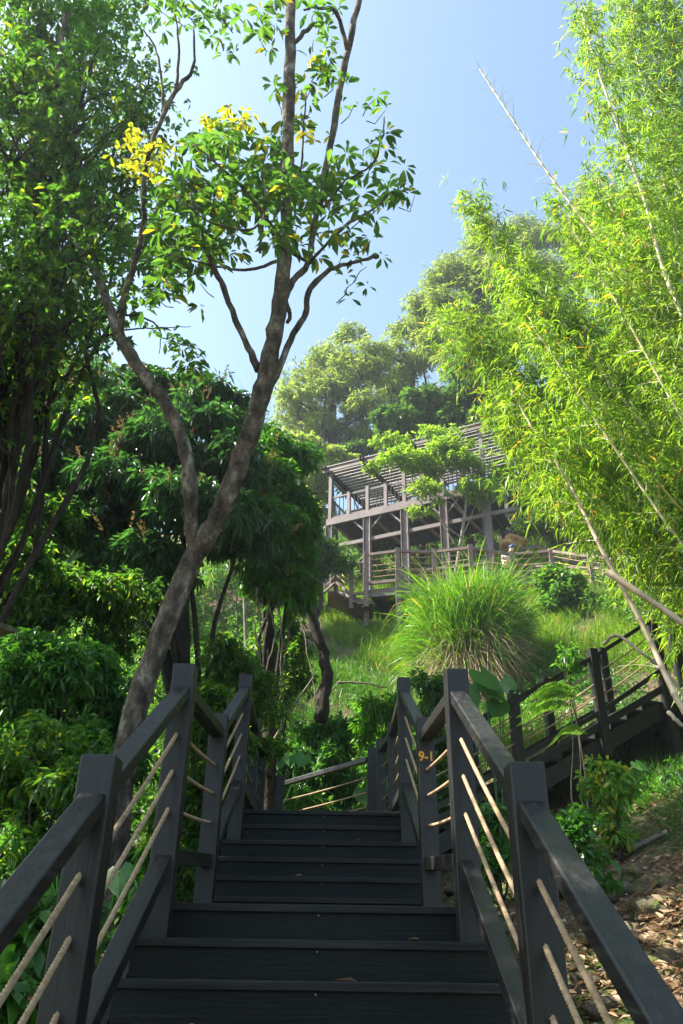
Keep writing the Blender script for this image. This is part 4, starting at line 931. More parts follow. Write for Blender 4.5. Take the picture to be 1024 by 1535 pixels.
# ---- bamboo -------------------------------------------------------------------------------
GBm = 'bamboo culms arching in from the right'
def bamboo(label, px, r, n, seed, mat='culm', spread=(.95, .8), leafmat='leaf_bamboo', L=.155, t0=.0, t1=1.0, tap=.8, droop=.3):
    """px: (u, v, D) from root to tip"""
    rng = np.random.default_rng(seed)
    P = [at(*p) for p in px]
    b = P[0]; g = float(ground_z(b[0], b[1]))
    o = plant('bamboo', label, 'bamboo', (b[0], b[1], g), GBm)
    if b[2] > g + .1: P = [np.array([b[0] + .15, b[1], g - .2])] + P
    Q = spline(P, 8)
    # culm with swollen nodes
    seg = [0]; 
    for i in range(1, len(Q)): seg.append(seg[-1] + np.linalg.norm(Q[i] - Q[i - 1]))
    tot = seg[-1]; PP = []; RR = []; s = 0; nodes = []
    def pos(s_):
        i = min(max(int(np.searchsorted(seg, s_)), 1), len(Q) - 1); t = (s_ - seg[i - 1]) / (seg[i] - seg[i - 1] + 1e-9); return Q[i - 1] * (1 - t) + Q[i] * t
    while s < tot:
        rr = r * (1 - .68 * s / tot) + .003
        for ds, k in ((0, 1.0), (.012, 1.28), (.03, .98)):
            if s + ds < tot: PP.append(pos(s + ds)); RR.append(rr * k)
        nodes.append(s); s += .34 - .12 * s / tot
    mb = MB(); mb.tube(PP, RR, 8); mb.build('culm', MAT[mat], o, smooth=True)
    # side twigs
    mb = MB(); Cc = []; Aa = []
    for s in nodes:
        f = s / tot
        if f < .18: continue
        p = pos(s); ax = unit(pos(min(s + .2, tot)) - pos(max(s - .2, 0)))
        for _ in range(3):
            d = unit(rng.normal(0, 1, 3)); d = unit(d - ax * np.dot(d, ax) + ax * .7)
            l = rng.uniform(.35, 1.1) * spread[0] * (1.1 - .75 * f)
            e = p + d * l + np.array([0, 0, -.10 * l])
            mb.tube([p, (p + e) / 2 + [0, 0, .06 * l], e], [.004, .003, .0015], 3)
            if t0 <= f <= t1: Cc += [p * (1 - t) + e * t for t in rng.uniform(.3, 1, 3)]; Aa += [d] * 3
    tag(mb.build('twig', MAT['culm'], o), kind='stuff')
    if n:
        n = int(n * (1.0 if seed < 220 else 2.3 if seed < 240 else 1)); m = max(8, n // 5)
        f = rng.uniform(max(t0, .15), t1, m) ** .9
        base = np.array([pos(x * tot) for x in f])
        d = unit(rng.normal(0, 1, (m, 3))); cl = rng.uniform(0, 1, (m, 1)) ** .6
        # clump: quantise directions a little so that sprays gather
        cen = rng.integers(0, 26, m); cd_ = unit(rng.normal(0, 1, (26, 3))); d = unit(d * .6 + cd_[cen] * .9)
        P2 = base + d * (.18 + .82 * cl) * np.array([spread[0], spread[0], spread[1]]) * rng.uniform(.6, 1.15, (m, 1)) * (1.15 - tap * f[:, None] ** 1.5)
        P2 = P2 + rng.normal(0, .16, P2.shape)
        if len(Cc): P2 = np.concatenate([P2, np.array(Cc)]); d = np.concatenate([d, np.array(Aa)])
        sprigs('foliage', P2, d + [0, 0, -.25], 5, L, MAT[leafmat], o, rng, .135, .8, droop, T_LA, down=.35, jl=.35)
    return o
# (u, v, D) root -> tip
bamboo('bamboo with a bare whitish tip standing highest into the open sky', [(1150, 900, 9), (1075, 720, 9), (1012, 565, 9), (977, 465, 9), (882, 340, 9), (822, 260, 9), (772, 185, 9), (717, 100, 9)], .034, 900, 201, t1=.55)
bamboo('bamboo culm bending over the top right corner, orange dead leaves', [(1180, 700, 8), (1060, 540, 8), (1000, 420, 8), (972, 320, 8), (952, 260, 8), (912, 150, 8), (887, 75, 8), (870, 10, 8)], .035, 3200, 202)
bamboo('bare-sided culm just right of the orange leaves at mid height', [(1200, 800, 8.5), (1090, 640, 8.5), (1024, 530, 8.5), (960, 400, 8.5), (895, 268, 8.5)], .04, 2600, 203)
bamboo('leftmost leafy bamboo, its tip against the sky above the acacias', [(1120, 950, 9.5), (1040, 830, 9.5), (930, 650, 9.5), (857, 540, 9.5), (787, 450, 9.5), (740, 360, 9.5), (700, 292, 9.5)], .036, 3400, 204, spread=(.6, .5))
bamboo('bamboo culm between the leftmost tip and the bare whitish one', [(1100, 850, 9.2), (980, 660, 9.2), (907, 565, 9.2), (862, 505, 9.2), (807, 435, 9.2), (790, 390, 9.2)], .034, 3800, 205)
bamboo('bamboo culm crossing behind the bare whitish tip', [(1120, 780, 9.6), (1010, 620, 9.6), (922, 460, 9.6), (847, 325, 9.6), (830, 290, 9.6)], .034, 3200, 206, spread=(.7, .7))
bamboo('reddish dry culm leaning low over the side flight', [(1110, 1180, 7.4), (1024, 1065, 7.6), (965, 940, 7.9), (905, 830, 8.2), (850, 720, 8.5), (790, 628, 8.8), (760, 570, 9)], .030, 600, 207, mat='culm_dead', t0=.5)
bamboo('green-gold culm crossing the walkway rails at the right edge', [(1150, 1010, 9), (1090, 930, 9), (1016, 835, 9), (960, 770, 9), (900, 700, 9), (840, 650, 9)], .038, 2800, 208, mat='culm_green')
bamboo('pale grey culm at the right edge above the walkway', [(1180, 930, 9.3), (1100, 870, 9.3), (1024, 815, 9.3), (960, 750, 9.3), (880, 670, 9.3), (840, 620, 9.3)], .05, 2600, 209, mat='culm')
bamboo('yellow culm sloping down to the middle of the walkway rails', [(1120, 1000, 10), (1060, 930, 10), (980, 860, 10), (920, 800, 10), (870, 760, 10), (820, 730, 10)], .036, 2600, 210, mat='culm_green')
fills = [([(1120, 520), (1060, 380), (1010, 260), (970, 150), (950, 60), (945, -20)], 8, 'bamboo hanging in the upper right, left of the corner culm'), ([(1180, 480), (1120, 330), (1060, 200), (1020, 90), (990, -30)], 8, 'bamboo filling the top right corner'),
         ([(1150, 700), (1060, 560), (990, 470), (930, 400), (900, 330)], 10, 'bamboo spray behind the orange leaves'), ([(1160, 900), (1060, 720), (950, 600), (870, 520), (810, 480), (770, 450)], 10.5, 'bamboo spray below the leftmost tip'),
         ([(1150, 880), (1050, 760), (960, 690), (860, 620), (790, 570), (730, 520), (672, 480)], 10.8, 'bamboo whose bare tip pokes left toward the acacias'), ([(1150, 800), (1080, 640), (1020, 520), (980, 420), (960, 350)], 9, 'bamboo mass at the right edge, mid height'),
         ([(1160, 900), (1050, 800), (960, 720), (860, 670), (790, 640), (745, 630)], 11, 'bamboo spray drooping toward the pavilion roof'), ([(1160, 940), (1060, 850), (950, 770), (870, 730), (800, 720)], 11.5, 'bamboo spray drooping over the walkway'),
         ([(1180, 820), (1100, 720), (1030, 640), (960, 590), (900, 560)], 9.8, 'bamboo spray in the middle of the right side'), ([(1180, 640), (1120, 500), (1080, 380), (1050, 260), (1030, 150)], 8.5, 'bamboo at the right edge below the corner'),
         ([(1180, 860), (1080, 780), (1000, 720), (930, 690), (880, 680)], 9.4, 'bamboo spray over the grey culm'), ([(1160, 720), (1060, 620), (960, 560), (880, 500), (830, 470), (790, 450)], 10.6, 'bamboo spray between the two leftmost tips')]
for i, (pxx, D, lab) in enumerate(fills):
    m = len(pxx); bamboo(lab, [(u, v, D + 1.2) for (u, v) in pxx], .03, 5600, 220 + i, spread=(1.15 + .05 * (D - 8), 1.0), tap=.5)
for i, (lab, px, m_) in enumerate((('slim bare culm crossing the middle of the bamboo from the right edge', [(1140, 800), (1030, 640), (940, 480), (880, 380), (850, 330)], 'culm'), ('slim bare culm parallel to the reddish dry one, higher up', [(1130, 960), (1010, 800), (900, 640), (820, 520), (790, 480)], 'culm'), ('slim bare culm rising steeply along the right edge', [(1100, 620), (1040, 440), (1000, 300), (985, 180)], 'culm'), ('slim green-gold culm low among the bamboo sprays', [(1120, 880), (1000, 740), (900, 610), (850, 560)], 'culm_green'), ('slim culm just below the bare whitish tip', [(1120, 700), (1020, 540), (950, 440), (890, 370)], 'culm'))):
    bamboo(lab, [(u, v, 7.9 + .15 * i) for u, v in px], .018, 420, 250 + i, mat=m_)
# thick cut pole and dead sticks in front of the side landing
def stick(label, px, r, mat='culm_dead', name='dead_bamboo', cat='bamboo', seed=1, group=None):
    rng = np.random.default_rng(seed); P = spline([at(*p) for p in px], 5, .004, rng); mb = MB(); mb.tube(P, lin(r, r * .75, len(P)), 8, rng, .04)
    return tag(mb.build(name, MAT[mat], smooth=True), label, cat, group)
stick('thick tan dry bamboo pole with a cut end, slanting across the walkway rails', [(912, 858, 8.0), (969, 896, 7.8), (1024, 934, 7.6), (1120, 1000, 7.4)], .038, seed=2)
stick('thin grey branch arching over the side flight railing', [(905, 965, 8.2), (925, 952, 8.1), (960, 978, 8.0), (1000, 1010, 7.9), (1060, 1090, 7.8)], .019, 'twig', 'dead_branch', 'branch', 3)
stick('bleached stick poking up at the right edge beside the side landing', [(1002, 1068, 7.6), (1020, 1085, 7.5), (1060, 1120, 7.4)], .022, 'twig', 'dead_branch', 'branch', 4)
def ground_stick(label, u0, v0, u1, v1, r, seed, mat='twig', lift=.03):
    rng = np.random.default_rng(seed); a = gp(u0, v0, 2.6); b = gp(u1, v1, 2.6); a = a + [0, 0, r * .8 + lift]; b = b + [0, 0, r * .8 + lift]
    P = spline([a, a * .66 + b * .34 + rng.normal(0, .01, 3), a * .33 + b * .67 + rng.normal(0, .01, 3), b], 3)
    mb = MB(); mb.tube(P, lin(r, r * .6, len(P)), 7, rng, .07); tag(mb.build('fallen_stick', MAT[mat], smooth=True), label, 'stick', 'sticks lying on the bank')
ground_stick('pale thick stick lying on the litter near the right edge', 942, 1286, 1002, 1256, .026, 5)
ground_stick('stick slanting behind the ropes left of the near right post', 748, 1352, 784, 1318, .016, 6)
ground_stick('thin stick lying on the litter below the right handrail', 900, 1420, 985, 1452, .012, 7)
ground_stick('thin twig lying among the dead leaves at the bottom right', 975, 1500, 1020, 1470, .010, 8)
ground_stick('brown stick lying behind the near left handrail', 60, 1338, 150, 1334, .014, 9, 'culm_dead')
for i, (v, t) in enumerate(((1336, 'uppermost'), (1342, 'second from the top'), (1348, 'third from the top'), (1354, 'lowest'))):
    a = gp(120, v + 6, 3); b = gp(230, v - 2, 3); c = gp(330, v - 12, 3)
    mb = MB(); Q = spline([a + [0, 0, .04], b + [0, 0, .05], c + [0, 0, .05]], 6); mb.tube(Q, [.013] * len(Q), 7)
    tag(mb.build('hose', MAT['pipe'], smooth=True), t + ' of the dark hoses lying on the ground behind the left ropes', 'hose', 'dark hoses on the ground left of the stairs')

# ---- grass: nobody could count the blades --------------------------------------------------
def grass_patch(name, label, poly, n, L, W, mat, seed, lean=.35, droop=.6, dens=None, tuft=9, tr=.10, dmax=60):
    """poly: photo outline of the patch; blades root on the hillside inside it"""
    rng = np.random.default_rng(seed); poly = np.array(poly, float)
    lo = poly.min(0); hi = poly.max(0); pts = []; tries = 0
    def inside(x, y):
        c = False; j = len(poly) - 1
        for i in range(len(poly)):
            if (poly[i, 1] > y) != (poly[j, 1] > y) and x < (poly[j, 0] - poly[i, 0]) * (y - poly[i, 1]) / (poly[j, 1] - poly[i, 1]) + poly[i, 0]: c = not c
            j = i
        return c
    # sample ground area evenly over the corners' ground footprint
    cs = [ground_hit(u, v, 2.6) for u, v in poly]; cs = [c for c in cs if c is not None]; cs = np.array(cs)
    x0, y0 = cs[:, 0].min() - .5, cs[:, 1].min() - .5; x1, y1 = cs[:, 0].max() + .5, cs[:, 1].max() + .5
    m = n // tuft
    while sum(len(p) for p in pts) < m and tries < 40:
        tries += 1
        xx = rng.uniform(x0, x1, 4000); yy = rng.uniform(y0, y1, 4000); zz = ground_z(xx, yy)
        P = np.stack([xx, yy, zz], 1); q = P - CAM; dd = q @ _fwd
        u = 512 + F * (q @ RV) / dd; v = 767.5 - F * (q @ UV) / dd
        ok = np.array([dd[i] > 0 and inside(u[i], v[i]) for i in range(len(u))])
        # keep off the stairs
        ok &= ~((np.abs(xx) < .98) & (yy < 8.5))
        # patchiness
        pn = np.sin(xx * 1.7 + seed) * np.sin(yy * 1.3) + .6 * np.sin(xx * 3.9 - yy * 2.7)
        ok &= rng.random(len(xx)) < .45 + .45 * pn
        pts.append(P[ok])
    P = np.concatenate(pts)[:m]
    sc = np.repeat(rng.uniform(.55, 1.25, len(P)), tuft)
    P = np.repeat(P, tuft, 0); nn = len(P)
    P = P + np.stack([rng.normal(0, tr, nn), rng.normal(0, tr, nn), np.zeros(nn)], 1)
    P[:, 2] = ground_z(P[:, 0], P[:, 1]) - .03
    D = np.stack([rng.normal(0, lean, nn), rng.normal(-.05, lean, nn), np.ones(nn)], 1)
    Ll = L * sc * rng.uniform(.6, 1.2, nn)
    o = leaves(name, P, D, Ll, W * rng.uniform(.7, 1.3, nn), MAT[mat], None, T_BL, droop * rng.uniform(.5, 1.3, nn), 1.0, rng, up=np.stack([rng.normal(0, 1, nn), rng.normal(0, 1, nn), np.zeros(nn)], 1))
    return tag(o, label, 'grass', None, 'stuff')
grass_patch('grass', 'sunlit yellow-green grass on the bank above the side flight', [(740, 900), (800, 885), (960, 900), (1024, 960), (1024, 1010), (900, 1010), (760, 1030), (700, 1010), (700, 960)], 42000, .62, .016, 'grass', 301)
grass_patch('grass', 'fresh green grass on the slope below the walkway posts', [(470, 880), (520, 860), (640, 870), (660, 960), (640, 1010), (560, 1010), (500, 960)], 36000, .85, .020, 'grass', 302)
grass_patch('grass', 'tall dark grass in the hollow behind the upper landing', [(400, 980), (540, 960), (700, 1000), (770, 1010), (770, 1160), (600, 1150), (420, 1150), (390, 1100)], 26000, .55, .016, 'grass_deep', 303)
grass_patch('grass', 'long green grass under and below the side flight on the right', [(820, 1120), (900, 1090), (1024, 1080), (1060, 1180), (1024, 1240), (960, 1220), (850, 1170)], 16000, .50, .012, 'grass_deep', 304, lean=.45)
grass_patch('grass', 'sunny grass around the pavilion columns', [(490, 790), (740, 760), (820, 800), (840, 860), (700, 850), (490, 860)], 26000, .9, .03, 'grass', 305)
grass_patch('grass', 'thin grass on the upper slope under the acacias', [(430, 650), (700, 560), (980, 500), (1050, 800), (780, 800), (430, 760)], 26000, 1.0, .04, 'grass', 306)
grass_patch('grass', 'grass at the foot of the bamboo on the right', [(860, 860), (1024, 860), (1100, 960), (1100, 1100), (1010, 1090), (960, 960)], 14000, .6, .016, 'grass', 307)
grass_patch('ground_cover', 'small leafy weeds and moss behind the upper landing', [(400, 1130), (560, 1120), (570, 1215), (400, 1215)], 9000, .16, .05, 'leaf_under', 308, lean=.9, droop=.3, tr=.08)
grass_patch('ground_cover', 'small leafy weeds on the bank between the posts on the right', [(660, 1210), (760, 1180), (800, 1290), (700, 1310)], 2200, .10, .04, 'leaf_fresh', 309, lean=1.0, droop=.3, tr=.05)
grass_patch('ground_cover', 'small weeds under the trees left of the stairs', [(-40, 1200), (330, 1150), (330, 1420), (150, 1535), (-40, 1535)], 7000, .13, .05, 'leaf_under', 310, lean=1.0, droop=.3, tr=.07)

# tall cane grass clumps: each clump is a thing
def cane_clump(label, u, v, D, rad, H, n, mat, seed, W=.03, skirt=0, name='cane_grass', lean=.30, droop=.38):
    rng = np.random.default_rng(seed); c = at(u, v, D) if D else gp(u, v); cx, cy = c[0], c[1]; z = float(ground_z(cx, cy))
    o = plant(name, label, 'grass clump', (cx, cy, z), 'clumps of tall grass')
    a = rng.uniform(0, 2 * math.pi, n); r = rad * np.sqrt(rng.random(n)) * .75
    P = np.stack([cx + r * np.cos(a), cy + r * np.sin(a), np.zeros(n)], 1); P[:, 2] = ground_z(P[:, 0], P[:, 1]) - .05
    # blades leave the stalks at many heights
    h = rng.uniform(0, .62, n) * H; P[:, 2] += h
    out = np.stack([np.cos(a), np.sin(a), np.zeros(n)], 1) * (r / rad)[:, None]
    P += out * (h * .22)[:, None]
    D_ = out * .5 + rng.normal(0, lean, (n, 3)) * [1, 1, .2] + [0, 0, 1]
    Ll = H * rng.uniform(.35, .62, n)
    leaves('blades', P, D_, Ll, W * rng.uniform(.7, 1.3, n), MAT[mat], o, T_BL, droop * rng.uniform(.4, 1.7, n), 1, rng, up=np.stack([rng.normal(0, 1, n), rng.normal(0, 1, n), np.zeros(n)], 1))
    if skirt:
        a = rng.uniform(math.pi * 1.05, math.pi * 1.95, skirt); r = rad * rng.uniform(.45, .8, skirt)
        P = np.stack([cx + r * np.cos(a), cy + r * np.sin(a), np.zeros(skirt)], 1); P[:, 2] = ground_z(P[:, 0], P[:, 1]) + H * rng.uniform(.05, .42, skirt)
        D_ = np.stack([np.cos(a) * .4, np.sin(a) * .5 - .2, rng.uniform(-.9, .3, skirt)], 1) + rng.normal(0, .2, (skirt, 3))
        Ll = H * rng.uniform(.2, .4, skirt)
        leaves('dry_skirt', P, D_, Ll, W * rng.uniform(.5, 1, skirt), MAT['straw'], o, T_BL, .6, 1, rng, up=np.stack([rng.normal(0, 1, skirt), rng.normal(0, 1, skirt), np.zeros(skirt)], 1))
    return o
cane_clump('biggest clump of tall cane grass with a skirt of dry straw, below the walkway', 700, 960, 18.0, .95, 3.7, 6000, 'grass_bright', 320, W=.027, skirt=2200, lean=.34, droop=.7)
cane_clump('cane grass clump left of the biggest one, beside the walkway post', 655, 935, 18.8, .7, 2.0, 3400, 'grass_bright', 321, skirt=300, lean=.4, droop=.6)
cane_clump('cane grass clump right of the biggest one, by the ivy-like bush', 750, 940, 18.8, .7, 2.0, 3200, 'grass_bright', 322, skirt=200, lean=.4, droop=.6)
cane_clump('darker tussock low on the slope left of the biggest clump', 600, 985, 16.5, .8, 1.2, 1500, 'grass', 323, W=.022)
cane_clump('dry brown tussock hanging on the bank above the side flight', 775, 990, 14.5, .8, .8, 700, 'grass', 324, W=.018, skirt=900)
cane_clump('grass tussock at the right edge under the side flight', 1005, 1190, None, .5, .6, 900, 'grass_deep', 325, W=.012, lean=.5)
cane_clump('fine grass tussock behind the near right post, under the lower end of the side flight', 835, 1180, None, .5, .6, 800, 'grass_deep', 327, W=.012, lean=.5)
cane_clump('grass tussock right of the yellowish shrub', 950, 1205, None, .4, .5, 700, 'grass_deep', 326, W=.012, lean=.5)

# ---- taro: big heart-shaped leaves on stalks --------------------------------------------------
def heart(mb, c, n, d, size):
    n = unit(np.array(n)); d = np.array(d, float); d = unit(d - n * np.dot(d, n)); s = np.cross(n, d)
    prof = [(-.28, .0), (-.42, .22), (-.30, .42), (0, .50), (.3, .42), (.6, .25), (.85, .08), (1.0, 0)]
    V = [c]; 
    L_ = [c + (d * x + s * y) * size + n * (-.18 * abs(y) + .04 * math.sin(x * 14 + y * 9)) * size for x, y in prof]
    R = [c + (d * x - s * y) * size + n * (-.18 * abs(y) + .04 * math.sin(x * 14 + y * 9 + 1)) * size for x, y in prof]
    L_[0] = R[0] = c - d * .10 * size; R[-1] = L_[-1]
    V += L_ + R; k = len(prof); Fc = []
    for i in range(k - 1): Fc.append((0, 1 + i + 1, 1 + i)); Fc.append((0, 1 + k + i, 1 + k + i + 1))
    mb.add(V, Fc)
def taro(label, u, v, D, size, nl, seed, spread=.35):
    rng = np.random.default_rng(seed); D = D or gp(u, v + 60)[1] - CAM[1]; c = at(u, v, D); g = float(ground_z(c[0], c[1])); b = np.array([c[0], c[1], g])
    o = plant('taro_plant', label, 'plant', b, 'big-leaved taro plants')
    for i in range(nl):
        t = c + rng.normal(0, spread, 3) * [1, .6, .6] if i else c
        mb = MB(); mb.tube(spline([b, (b + t) / 2 + rng.normal(0, .03, 3), t], 4), lin(.014, .008, 9), 5); mb.build('stalk', MAT['taro'], o)
        mb = MB(); heart(mb, t, (rng.uniform(-.4, .4), -.75, .45), (rng.uniform(-.7, .7), -.1, -1), size * rng.uniform(.75, 1.1)); mb.build('leaf_blade', MAT['taro'], o, smooth=True)
    return o
taro('big-leaved taro above the side flight, between the tall right post and the first side post', 732, 1025, 11.5, .45, 6, 401)
taro('single large taro leaf in the hollow behind the cross railing', 562, 1165, 11.8, .38, 3, 402, .25)
taro('large pale taro leaf beside the yellowish shrub on the right', 965, 1145, None, .20, 2, 403, .10)
taro('taro leaves at the edge of the dark hollow beside the left posts', 420, 1140, 13.6, .26, 4, 404)
taro('taro leaves catching light behind the near left handrail', 120, 1300, 5.0, .16, 4, 405, .15)

# ---- fern fronds over the side railing -------------------------------------------------------
def frond(mbn, o, a, b, sag, seed):
    rng = np.random.default_rng(seed); a = np.array(a); b = np.array(b); Q = spline([a, (a + b) / 2 + [0, 0, sag], b], 12)
    mb = MB(); mb.tube(Q, lin(.006, .002, len(Q)), 4); mb.build('stem', MAT['fern'], o)
    P = []; D = []; Ls = []
    for i, q in enumerate(Q[2:]):
        t = i / (len(Q) - 3); d = unit(Q[min(i + 3, len(Q) - 1)] - Q[i + 1]); s = np.cross(d, [0, .4, .9]); s = unit(s)
        for sg in (-1, 1):
            for k in range(2):
                P.append(q + d * .01 * k); D.append(s * sg + d * .35 + [0, 0, -.1]); Ls.append(.12 * math.sin(math.pi * (.15 + .8 * t)))
    leaves('frond', np.array(P), np.array(D), np.array(Ls), np.array(Ls) * .16, MAT['fern'], o, T_LA, .1, .2, rng)
fo_ = plant('fern', 'pale feathery fern fronds hanging over the side railing', 'fern', gat(900, 8.4))
for i, ((u0, v0), (u1, v1)) in enumerate((((868, 1035), (780, 1055)), ((870, 1045), (775, 1075)), ((866, 1060), (775, 1088)), ((872, 1050), (800, 1045)), ((880, 1100), (822, 1118)))):
    frond(None, fo_, at(u0, v0, 8.5), at(u1, v1, 8.2), .12, 500 + i)

# ---- rocks on the bank, one by one -----------------------------------------------------------
def rock(label, u, v, wpx, seed, mat='rock', flat=.6, D=None, am=1.0):
    rng = np.random.default_rng(seed)
    p = gp(u, v, 2.4) if D is None else at(u, v, D)
    r = wpx * .5 * depth(p) / F
    if D is None: p = p + [0, 0, r * .12]
    import mathutils
    bm_v = []; n1, n2 = 14, 20
    ph = rng.uniform(0, 6, 6)
    for i in range(n1 + 1):
        th = math.pi * i / n1
        for j in range(n2):
            f = 2 * math.pi * j / n2
            d = np.array([math.sin(th) * math.cos(f), math.sin(th) * math.sin(f), math.cos(th)])
            k = 1 + am * .16 * math.sin(3 * d[0] + ph[0]) * math.cos(2.5 * d[1] + ph[1]) + am * .12 * math.sin(5 * d[2] + ph[2] + 3 * d[0]) + am * .07 * math.sin(9 * d[1] + ph[3]) * math.sin(8 * d[0] + ph[4])
            # facets
            m = np.abs(d).max(); k *= (.78 + .22 / max(m, .6))
            bm_v.append(p + d * np.array([1, .8, flat]) * r * k)
    Fc = []
    for i in range(n1):
        for j in range(n2): Fc.append((i * n2 + j, i * n2 + (j + 1) % n2, (i + 1) * n2 + (j + 1) % n2, (i + 1) * n2 + j))
    mb = MB(); mb.add(bm_v, Fc); o = mb.build('rock', MAT[mat], smooth=True)
    return tag(o, label, 'rock', 'rocks on the bank right of the stairs')
for i, (u, v, wp, t) in enumerate(((705, 1215, 55, 'mossy rock under the side flight, right of the landing'), (860, 1330, 90, 'broad mossy rock between the near right post and its handrail'), (925, 1435, 62, 'mossy rock below the right handrail, beside the dead leaves'), (880, 1415, 46, 'dark wet rock right beside the near right post'), (880, 1480, 56, 'low rock under the upper rope, second from the bottom'), (905, 1520, 60, 'flat mossy rock at the bottom edge below the ropes'), (745, 1260, 50, 'rock behind the ropes between the two right posts'), (930, 1345, 60, 'rock at the edge of the leaf litter'), (985, 1370, 70, 'earth-covered rock near the right edge'), (760, 1400, 46, 'rock low behind the kick rail'), (765, 1245, 40, 'small rock at the foot of the side flight'), (905, 1300, 50, 'flat stone below the grass'), (690, 1340, 40, 'lichened stone beside the numbered post'), (672, 1300, 34, 'small stone between the numbered post and the tall one'))):
    rock(t, u, v, wp, 600 + i)
rock('ochre earth boulder beside the right end of the pavilion', 768, 814, 36, 640, 'soil_rock', .55, 26.5, 2.2)
rock('small stone on the ground left of the stairs', 265, 1330, 26, 641)
# mossy board roof at the far left edge
q = at(2, 985, 7.8)
br = plant('board_roof', 'corner of a low mossy board roof at the far left edge', 'roof', (q[0], q[1], float(ground_z(q[0], q[1]))))
mb = MB(); mb.bar(at(-60, 938, 7.6), at(22, 968, 7.8), .9, .05); mb.build('board', MAT['rock'], br)
mb = MB(); mb.box((q[0] - .25, q[1] + .1, (q[2] + float(ground_z(q[0], q[1]))) / 2), (.25, .2, (q[2] - float(ground_z(q[0], q[1]))) / 2)); mb.build('wall', MAT['rock'], br)

for i, (u, v, wp, t) in enumerate(((945, 1400, 40, 'pale stone among the dead leaves, right of the upper rope'), (890, 1375, 34, 'mossy stone touching the near right post, above the middle rope'), (1000, 1450, 60, 'half-buried stone at the right edge under the handrail'), (850, 1460, 40, 'stone low beside the near right post, between the ropes'), (960, 1315, 50, 'earthy stone just below the pale fallen stick'), (1005, 1330, 44, 'small rock at the right edge above the handrail'))):
    rock(t, u, v, wp, 660 + i)
# leaf litter
def litter(label, x0, x1, y0, y1, n, seed, mat='litter', L=.085):
    rng = np.random.default_rng(seed); xx = rng.uniform(x0, x1, n); yy = rng.uniform(y0, y1, n)
    pn = np.sin(xx * 3.1 + 1) * np.sin(yy * 2.3) + .5 * np.sin(xx * 7 + yy * 5); ok = (rng.random(n) < .55 + .4 * pn) & ~((np.abs(xx) < .95))
    xx = xx[ok]; yy = yy[ok]; m = len(xx)
    P = np.stack([xx, yy, ground_z(xx, yy) + rng.uniform(.02, .07, m)], 1); a = rng.uniform(0, 6.28, m)
    D = np.stack([np.cos(a), np.sin(a), rng.normal(0, .25, m)], 1); Ll = L * rng.uniform(.4, 1.5, m)
    return tag(leaves('leaf_litter', P, D, Ll, Ll * rng.uniform(.12, .5, m), MAT[mat], None, T_OV, .05, .6, rng), label, 'leaf litter', None, 'stuff')
litter('dry bamboo leaves scattered over the sunny bank on the right', .95, 5.5, -3, 4.2, 15000, 700, L=.062)
litter('dead leaves under the trees left of the stairs', -5, -.95, -3, 5, 5000, 701)
litter('bleached dead leaves in the gap of the bottom right corner', 1.0, 3.2, -2.2, 1.6, 7000, 702, L=.075)
# scattered leaf on a tread
P = np.array([[.10, -2 * T_ - .02 + .07, -2 * R_ + .006]])
tag(leaves('fallen_leaf', P, np.array([[1, .2, .03]]), .11, .05, MAT['litter'], None, T_OV, .02, .1, np.random.default_rng(1)), 'dry curled leaf lying on a stair tread near the bottom edge', 'leaf')

for i, (x, k, t) in enumerate(((-.52, -3, 'small brown leaf near the left end of the third tread below the landing'), (.45, -1, 'tan leaf on the tread just under the landing, right of centre'), (-.2, 2, 'curled leaf on an upper flight tread, left of centre'), (.3, 4, 'tiny leaf high on the upper flight'))):
    y = (k * T_ if k < 0 else LD + (k - 1) * T_) + .015; z = k * R_ + .008
    tag(leaves('fallen_leaf', np.array([[x, y, z]]), np.array([[1, .3 * (-1) ** i, .10]]), .07, .035, MAT['litter'], None, T_OV, .02, .25, np.random.default_rng(40 + i)), t, 'leaf', 'leaves fallen on the stairs')
# ---- person on the walkway --------------------------------------------------------------------
def skinned(name, J, E, mat, parent):
    me = bpy.data.meshes.new(name); me.from_pydata([j[0] for j in J], E, []); o = link(name, me, mat, parent)
    m = o.modifiers.new('skin', 'SKIN'); m.use_smooth_shade = True
    for i, j in enumerate(J):
        v = me.skin_vertices[0].data[i]; v.radius = (j[1], j[2] if len(j) > 2 else j[1]); v.use_root = (i == 0)
    s = o.modifiers.new('subsurf', 'SUBSURF'); s.levels = 1; s.render_levels = 2
    return o
pq = at(757, 823, 24.4); pf = np.array([pq[0], pq[1], zw])
person = empty('person', pf, 'person in a pale shirt and blue cap bending over the walkway railing', 'person')
def W_(x, y, z): return (pf[0] + x, pf[1] + y, pf[2] + z)
J = [(W_(0, .15, .95), .13), (W_(.02, .05, 1.12), .12), (W_(.06, -.03, 1.28), .14), (W_(.12, -.08, 1.40), .07), (W_(.17, -.11, 1.48), .065, .08), (W_(.21, -.13, 1.58), .085, .095), (W_(.23, -.14, 1.66), .06),
     (W_(-.10, -.02, 1.33), .06), (W_(-.16, -.10, 1.12), .042), (W_(-.08, -.24, 1.04), .032), (W_(-.04, -.30, 1.03), .03),
     (W_(.26, -.06, 1.30), .06), (W_(.32, -.14, 1.10), .042), (W_(.26, -.26, 1.04), .032), (W_(.22, -.31, 1.03), .03),
     (W_(-.09, .15, .88), .09), (W_(-.10, .10, .48), .06), (W_(-.10, .16, .08), .04), (W_(-.10, .04, .04), .04),
     (W_(.09, .15, .88), .09), (W_(.10, .10, .48), .06), (W_(.10, .16, .08), .04), (W_(.10, .04, .04), .04)]
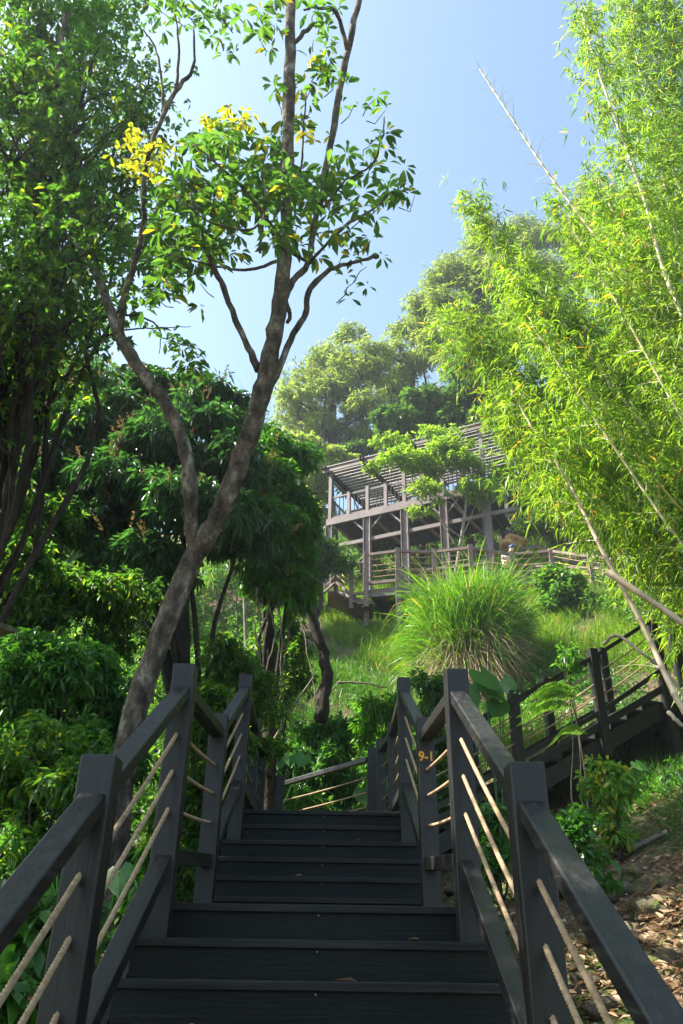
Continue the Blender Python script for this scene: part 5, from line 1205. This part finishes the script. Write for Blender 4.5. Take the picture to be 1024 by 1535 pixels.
E_ = [(0, 1), (1, 2), (2, 3), (3, 4), (4, 5), (5, 6), (2, 7), (7, 8), (8, 9), (9, 10), (2, 11), (11, 12), (12, 13), (13, 14), (0, 15), (15, 16), (16, 17), (17, 18), (0, 19), (19, 20), (20, 21), (21, 22)]
for hnd in (10, 14):
    h = np.array(J[hnd][0])
    for f, (dx, dl) in enumerate(((-.028, .055), (-.010, .065), (.010, .062), (.028, .05))):
        J.append((tuple(h + [dx, -.04, .004]), .009)); J.append((tuple(h + [dx * 1.2, -.04 - dl, -.03]), .007)); E_ += [(hnd, len(J) - 2), (len(J) - 2, len(J) - 1)]
    J.append((tuple(h + [.045, -.01, -.01]), .010)); J.append((tuple(h + [.055, -.045, -.03]), .008)); E_ += [(hnd, len(J) - 2), (len(J) - 2, len(J) - 1)]
skinned('body', J, E_, MAT['skin'], person)
skinned('shirt', [(J[0][0], .15), (J[1][0], .145), (J[2][0], .17), (tuple(np.array(J[2][0]) * .4 + np.array(J[3][0]) * .6), .09), (J[7][0], .08), (tuple((np.array(J[7][0]) + np.array(J[8][0])) / 2), .07), (J[11][0], .08), (tuple((np.array(J[11][0]) + np.array(J[12][0])) / 2), .07)], [(0, 1), (1, 2), (2, 3), (2, 4), (4, 5), (2, 6), (6, 7)], MAT['shirt'], person)
skinned('trousers', [(J[0][0], .155), (J[15][0], .12), (J[16][0], .09), (J[17][0], .07), (J[19][0], .12), (J[20][0], .09), (J[21][0], .07)], [(0, 1), (1, 2), (2, 3), (0, 4), (4, 5), (5, 6)], MAT['trousers'], person)
hc = np.array(W_(.215, -.13, 1.60)); mb = MB(); V = []; k = 14
for i in range(6):
    th = math.pi / 2 * i / 5
    for j in range(k): f = 2 * math.pi * j / k; V.append(hc + np.array([math.cos(th) * math.cos(f) * .115, math.cos(th) * math.sin(f) * .125, math.sin(th) * .10 + .02]))
mb.add(V, [(i * k + j, i * k + (j + 1) % k, (i + 1) * k + (j + 1) % k, (i + 1) * k + j) for i in range(5) for j in range(k)])
mb.box(hc + [.02, -.15, .02], (.075, .06, .008)); mb.build('cap', MAT['cap'], person, smooth=True)

# ---- thin summer haze ------------------------------------------------------------------------
hz = MB(); hz.box((0, 20, 22), (175, 155, 38)); ho = hz.build('haze', None)
hm, ht, hout = newmat('haze_air'); pv = ht.nodes.new('ShaderNodeVolumePrincipled'); pv.inputs['Density'].default_value = .0009; pv.inputs['Color'].default_value = (.85, .92, 1, 1); pv.inputs['Anisotropy'].default_value = .3
ht.links.new(pv.outputs[0], hout.inputs['Volume']); ho.data.materials.append(hm)
tag(ho, 'thin pale summer haze over the hillside', 'haze', None, 'stuff')
